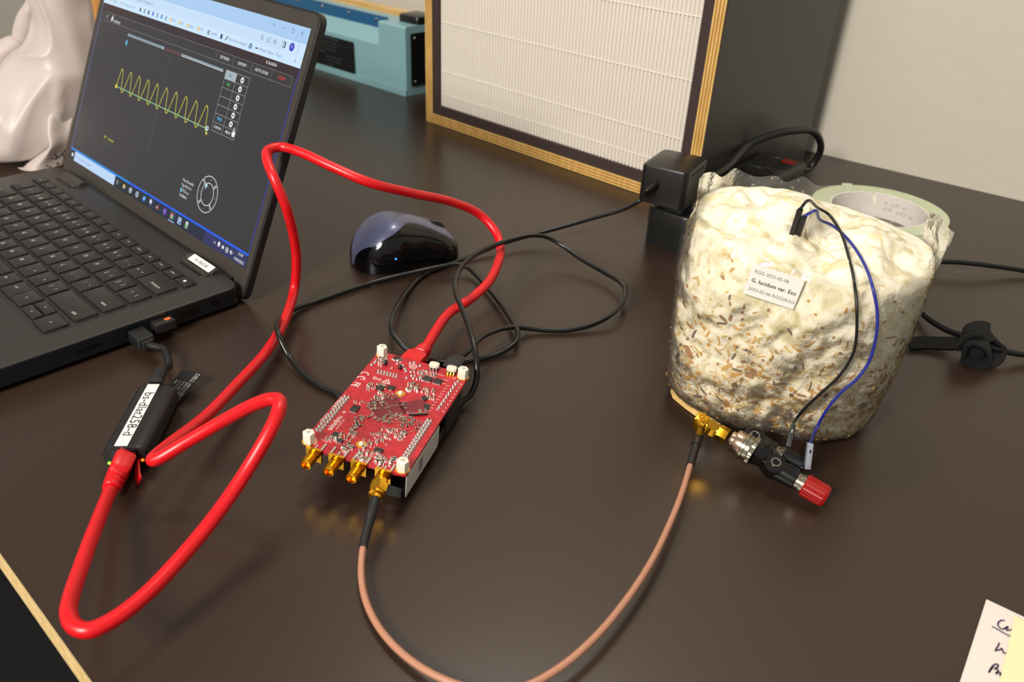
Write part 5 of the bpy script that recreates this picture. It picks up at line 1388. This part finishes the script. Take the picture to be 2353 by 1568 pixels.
# ------------------------------------------------------------------ binding-post adapter and its connectors
AX0 = at(1640, 986, .0205); AX1 = at(1872, 1118, .0100)
ax = (AX1 - AX0).normalized(); LA = (AX1 - AX0).length
r2p = at(1783, 1063, .0180); r1p = at(1735, 1001, .0200)
acr = (r1p - r2p); upn = (V((0, 0, 1)) - _F * .75); upn = (upn - ax * upn.dot(ax)).normalized()
PF = frame(AX0, tuple(ax), z=tuple(upn))                              # x along the axis, z the socket side
PR = PF.inverted() @ r2p; PB = PF.inverted() @ r1p                     # socket tops: red post, black post
m_bak = mat('bakelite_black', (14, 13, 13), 0.2)
m_nick = mat('nickel', (176, 168, 150), 0.24, 1.0)
m_redp = mat('red_knob', (150, 8, 5), 0.3)
XM = lambda x, y=0, z=0: PF @ V((x, y, z))
bpa = thing('binding_post_adapter', 'black binding-post adapter with a red knob lying against the clear bag', 'adapter', M=PF)
L1 = LA * .455
CR = PR - V((0, 0, .0046)); CB = PB - V((0, 0, .0046)); CM2 = (CR + CB) / 2
mb = MB()
for C in (CR, CB):
    mb.lathe([(.0056, -.0050), (.0060, -.004), (.0060, .0036), (.0052, .0045)], Matrix.Translation(C), 0, 24)
# web joining the two ears, and the throat towards the coupler
w_ = (CB - CR).normalized(); MW = frame(CM2, tuple(w_), z=(0, 0, 1)); lw_ = (CB - CR).length
mb.box((0, 0, -.0005), (lw_, .0110, .0080), MW)
mb.tube([V((L1 - .003, 0, 0)), V((L1 + .004, 0, 0)).lerp(CM2, .35), CM2], [.0069, .0066, .0064], 24)
mb.build('body', m_bak, bpa, 40)
for C in (PR, PB):
    mb = MB(); M = Matrix.Translation(C)
    mb.lathe([(.0027, -.0004), (.0027, .0005), (.0020, .0005), (.0020, -.0008)], M, 0, 20, False); mb.lathe([(.0020, .0001), (.0001, .0001)], M, 1, 16, False)
    mb.build('socket_ring', [m_nick, m_blackgl], bpa, 40)
for C, mk, ln in ((CR, m_redp, .0148), (CB, m_bak, .0148)):
    F = frame(C + V((.002, 0, -.0010)), (0, 1, 0), z=(1, 0, 0)); l2 = ln
    mb = MB(); mb.lathe([(.0058, 0), (.0055, l2 - .004), (.0050, l2 - .0035)], F, 0, 24); mb.build('post_sleeve', m_bak, bpa, 40)
    mb = MB(); mb.lathe([(.0046, l2 - .004), (.0046, l2 - .0012), (.0053, l2 - .001), (.0053, l2 + .0008), (.0040, l2 + .001)], F, 0, 24); mb.build('collar', m_nick, bpa, 40)
    mb = MB(); kz = l2 + .0008
    vs = []; fs = []; n = 40
    for r_, z in ((.0058, kz), (.0063, kz + .0008), (.0062, kz + .0115), (.0052, kz + .0132), (.001, kz + .0136)):
        for i in range(n):
            a = 2 * PI * i / n; q = r_ * (1 - (.05 if i % 2 else 0)); vs.append((q * math.cos(a), q * math.sin(a), z))
    for k in range(4):
        for i in range(n): j = (i + 1) % n; fs.append((k * n + i, k * n + j, (k + 1) * n + j, (k + 1) * n + i))
    fs.append(tuple(range(n - 1, -1, -1))); fs.append(tuple(4 * n + i for i in range(n)))
    mb.add(vs, fs, 0, F); o = mb.build('knob', mk, bpa, 20)
    if mk is m_redp: o['label'] = 'red plastic knob'
# bayonet coupling
F = frame((0, 0, 0), (0, 1, 0), z=(1, 0, 0))
bx0 = LA * .17
bnc = thing('coaxial_coupler', 'silver bayonet coaxial coupler between gold elbow and black adapter', 'connector', M=PF)
mb = MB(); mb.lathe([(.0043, bx0), (.0048, bx0 + .0006), (.0048, bx0 + .0022), (.0066, bx0 + .0026), (.0070, bx0 + .0032), (.0070, bx0 + .0078), (.0066, bx0 + .0080)], F, 0, 28); mb.build('barrel', mat('nickel_warm', (204, 176, 150), .2, 1.0), bnc, 40)
mb = MB(); mb.lathe([(.0076, bx0 + .0076), (.0081, bx0 + .0080), (.0081, bx0 + .0094), (.0074, bx0 + .0098), (.0074, bx0 + .0120), (.0078, bx0 + .0123)], F, 0, 32); mb.build('ring', m_nick, bnc, 40)
vs = []; fs = []; n = 56; zs = ((.0076, bx0 + .0122), (.0083, bx0 + .0126), (.0083, L1 - .0028), (.0076, L1 - .0022))
for k, (r_, z) in enumerate(zs):
    for i in range(n): a = 2 * PI * i / n; q = r_ * (1 - (.04 if i % 2 and 0 < k < 3 else 0)); vs.append((q * math.cos(a), q * math.sin(a), z))
for k in range(3):
    for i in range(n): j = (i + 1) % n; fs.append((k * n + i, k * n + j, (k + 1) * n + j, (k + 1) * n + i))
fs.append(tuple(range(n - 1, -1, -1))); fs.append(tuple(3 * n + i for i in range(n)))
mb = MB(); mb.add(vs, fs, 0, F); mb.build('knurled_sleeve', m_nick, bnc, 15)

# ------------------------------------------------------------------ coaxial cable
coax = thing('coaxial_cable', 'copper-coloured coaxial cable looping from the red board to the gold elbow', 'cable', tuple(at(1100, 1500, 0)))
KI = Matrix.Translation(coax.location)
m_cop = mat('copper_jacket', (178, 126, 100), 0.38, bump=(900, .0003))
m_shr = mat('heat_shrink', (22, 22, 22), 0.55)
NB = BM @ V((SMX[3] * mm, -0.0510, -0.003)); NF = frame(NB, tuple(BM.to_3x3() @ V((1, 0, 0))), y=(0, 0, 1))
nz_ = (at(864, 1142, .0165) - NB).normalized(); NF = frame(NB, tuple(V((0, 0, 1)).cross(nz_)), z=tuple(nz_))
mb = MB(); mb.prism(hexpoly(.0047, .3), .0052, .0108, NF, 0, .0004); mb.lathe([(.0041, .0035), (.0041, .0052)], NF, 0, 24); mb.lathe([(.0038, .0108), (.0042, .0114), (.0042, .0126), (.0030, .0130), (.0030, .0150)], NF, 0, 24); mb.build('hex_nut', m_gold, coax, 25, KI)
c0 = NF @ V((0, 0, .0135))
EL = PF @ V((-.0075, 0, 0))               # centre of the elbow cube
ce = at(1606, 998, .0135); cdn = (at(1580, 1100, .0105) - ce).normalized()
cp = [c0, NF @ V((0, 0, .0175)), at(850, 1195, .0130), at(838, 1240, .0090), at(831, 1290, .0060), at(832, 1340, .0045), at(846, 1395, .0040), at(880, 1455, .0040), at(940, 1515, .0045), at(1020, 1562, .0060), at(1110, 1588, .0075), at(1200, 1580, .0085), at(1290, 1532, .0095), at(1370, 1462, .0105), at(1440, 1378, .0110), at(1500, 1285, .0112), at(1545, 1190, .0112), at(1568, 1130, .0112), at(1586, 1070, .0118), ce]
P = catmull(cp, 8)
mb = MB(); mb.tube(P, .00165, 12); mb.build('jacket', m_cop, coax, 60, KI)
def part_of(P, a, b):
    return P[a:b]
ls = [0.0]
for p, q in zip(P[:-1], P[1:]): ls.append(ls[-1] + (q - p).length)
k1 = max(i for i, l in enumerate(ls) if l < .0285); k2 = min(i for i, l in enumerate(ls) if l > ls[-1] - .030)
k2b = min(i for i, l in enumerate(ls) if l > ls[-1] - .0135)
mb = MB(); mb.tube(P[:k1 + 1], [.0027 if l < .011 else (.0023 if l > .0125 else .0025) for l in ls[:k1 + 1]], 14); mb.build('heat_shrink', m_shr, coax, 50, KI)
mb = MB(); mb.tube(P[k2:], .0023, 14); mb.tube(P[k2b:], .0028, 14); mb.build('heat_shrink', m_shr, coax, 50, KI)
# right-angle plug
EF = frame(EL, tuple(ax), z=tuple((V((0, 0, 1)) - ax * ax.z + V((-.25, -.35, 0)) * .6).normalized()))
mb = MB(); mb.rrect((-.0005, 0), (.0072, .0068), .0006, -.0036, .0036, EF, 0, .0004)
mb.lathe([(.0030, .0036), (.0030, .0040), (.0022, .0041), (.0020, .0038), (.0010, .0038), (.0008, .0042), (.0002, .0044)], EF @ Matrix.Translation((-.0006, 0, 0)), 0, 24)
G2 = frame(PF @ V((-.0042, 0, 0)), tuple(PF.to_3x3() @ V((0, 1, 0))), z=tuple(ax))
mb.lathe([(.0034, 0), (.0034, .0008)], G2, 0, 20); mb.prism(hexpoly(.0048, .2), .0006, .0064, G2, 0, .0004); mb.lathe([(.0038, .0064), (.0038, .0072)], G2, 0, 20); mb.prism(hexpoly(.0046, .5), .0072, .0128, G2, 0, .0003)
mb.tube([ce + cdn * .002, EL], .0026, 14)
mb.build('elbow_plug', m_gold, coax, 25, KI)

# ------------------------------------------------------------------ jumper wires on the bag
def wire(name, label, pix, col, r, end_px, housing_m, tip_in):
    pts = []
    for u, v, off in pix:
        h, n_ = hit(u, v, off)
        if h is None: h = at(u, v, .03)
        pts.append(h)
    t = thing(name, label, 'wire', tuple(pts[-1]))
    I = Matrix.Translation(t.location)
    t['_'] = 0; del t['_']
    return t, I, pts
def finish_wire(t, I, pts, m_w, r):
    mb = MB(); mb.tube(catmull(pts, 8), r, 8); mb.build('wire', m_w, t, 60, I)
def housing(t, I, a, b, w, m, name='housing', up=None):
    d = (b - a); L = d.length
    M = frame(a, tuple(d.cross(V((0, 0, 1)) if up is None else up)), y=tuple(d))
    mb = MB(); mb.rrect((0, L / 2), (w, L), w * .12, -w / 2, w / 2, M, 0, w * .1); mb.box((0, L * .3, w / 2 + .00002), (w * .3, L * .14, .0001), M, 1)
    mb.build(name, m, t, 30, I)
m_wb = mat('wire_black', (18, 18, 18), .35); m_wu = mat('wire_blue', (36, 44, 138), .35)
m_hb = [mat('housing_black', (14, 13, 13), .55), m_tin]; m_hs = [mat('housing_silver', (176, 184, 196), .3, .5), m_blackgl]
h0, hn0 = hit(1828, 538)
hd = (-ray(1840, 515) * .35 + V((.10, 0, .9)) + hn0 * .15).normalized()
e_ = V((1, -.3, 0)).normalized() * .0016
# both leads enter the bag through black housings side by side
t, I, pts = wire('black_jumper_wire', 'thin black jumper wire arching over the front of the bag', [(1880, 478, .016), (1905, 494, .014), (1930, 530, .010), (1950, 590, .0085), (1963, 650, .0075), (1969, 715, .0075), (1966, 790, .0075), (1955, 825, .0075), (1925, 868, .0075), (1885, 905, .0075), (1850, 938, .0078), (1828, 965, .0080)], 0, 0, 0, 0, 0)
ht = at(1849, 494, .1215) if False else h0 + hd * .0165
base = h0 - hd * .002
b1_ = [ht - e_, ht - e_ + hd * .004 + V((.002, 0, .001))]
dh = at(1823, 978, .033); dt_ = at(1811, 1028, .0245)
pts = b1_ + pts + [dh]
finish_wire(t, I, pts, m_wb, .00085)
housing(t, I, base - e_, ht - e_, .0027, m_hb, up=V((.6, .8, 0))); housing(t, I, dh + (dh - dt_) * .02, dt_, .0028, m_hb)
t, I, pts = wire('blue_jumper_wire', 'thin blue jumper wire arching over the front of the bag', [(1885, 506, .012), (1915, 520, .010), (1950, 552, .008), (1985, 605, .0080), (2005, 660, .0075), (2016, 720, .0075), (2012, 780, .0075), (1995, 835, .0075), (1970, 870, .0075), (1930, 905, .0075), (1898, 945, .0075), (1876, 985, .0080)], 0, 0, 0, 0, 0)
dh = at(1862, 1020, .0260); dt_ = at(1855, 1078, .0130)
pts = [ht + e_ - hd * .004, ht + e_ * 1.8 + V((.003, 0, 0))] + pts + [dh]
finish_wire(t, I, pts, m_wu, .00085)
housing(t, I, base + e_, ht + e_ - hd * .004, .0027, m_hb, up=V((.6, .8, 0))); housing(t, I, dh + (dh - dt_) * .02, dt_, .0029, m_hs)
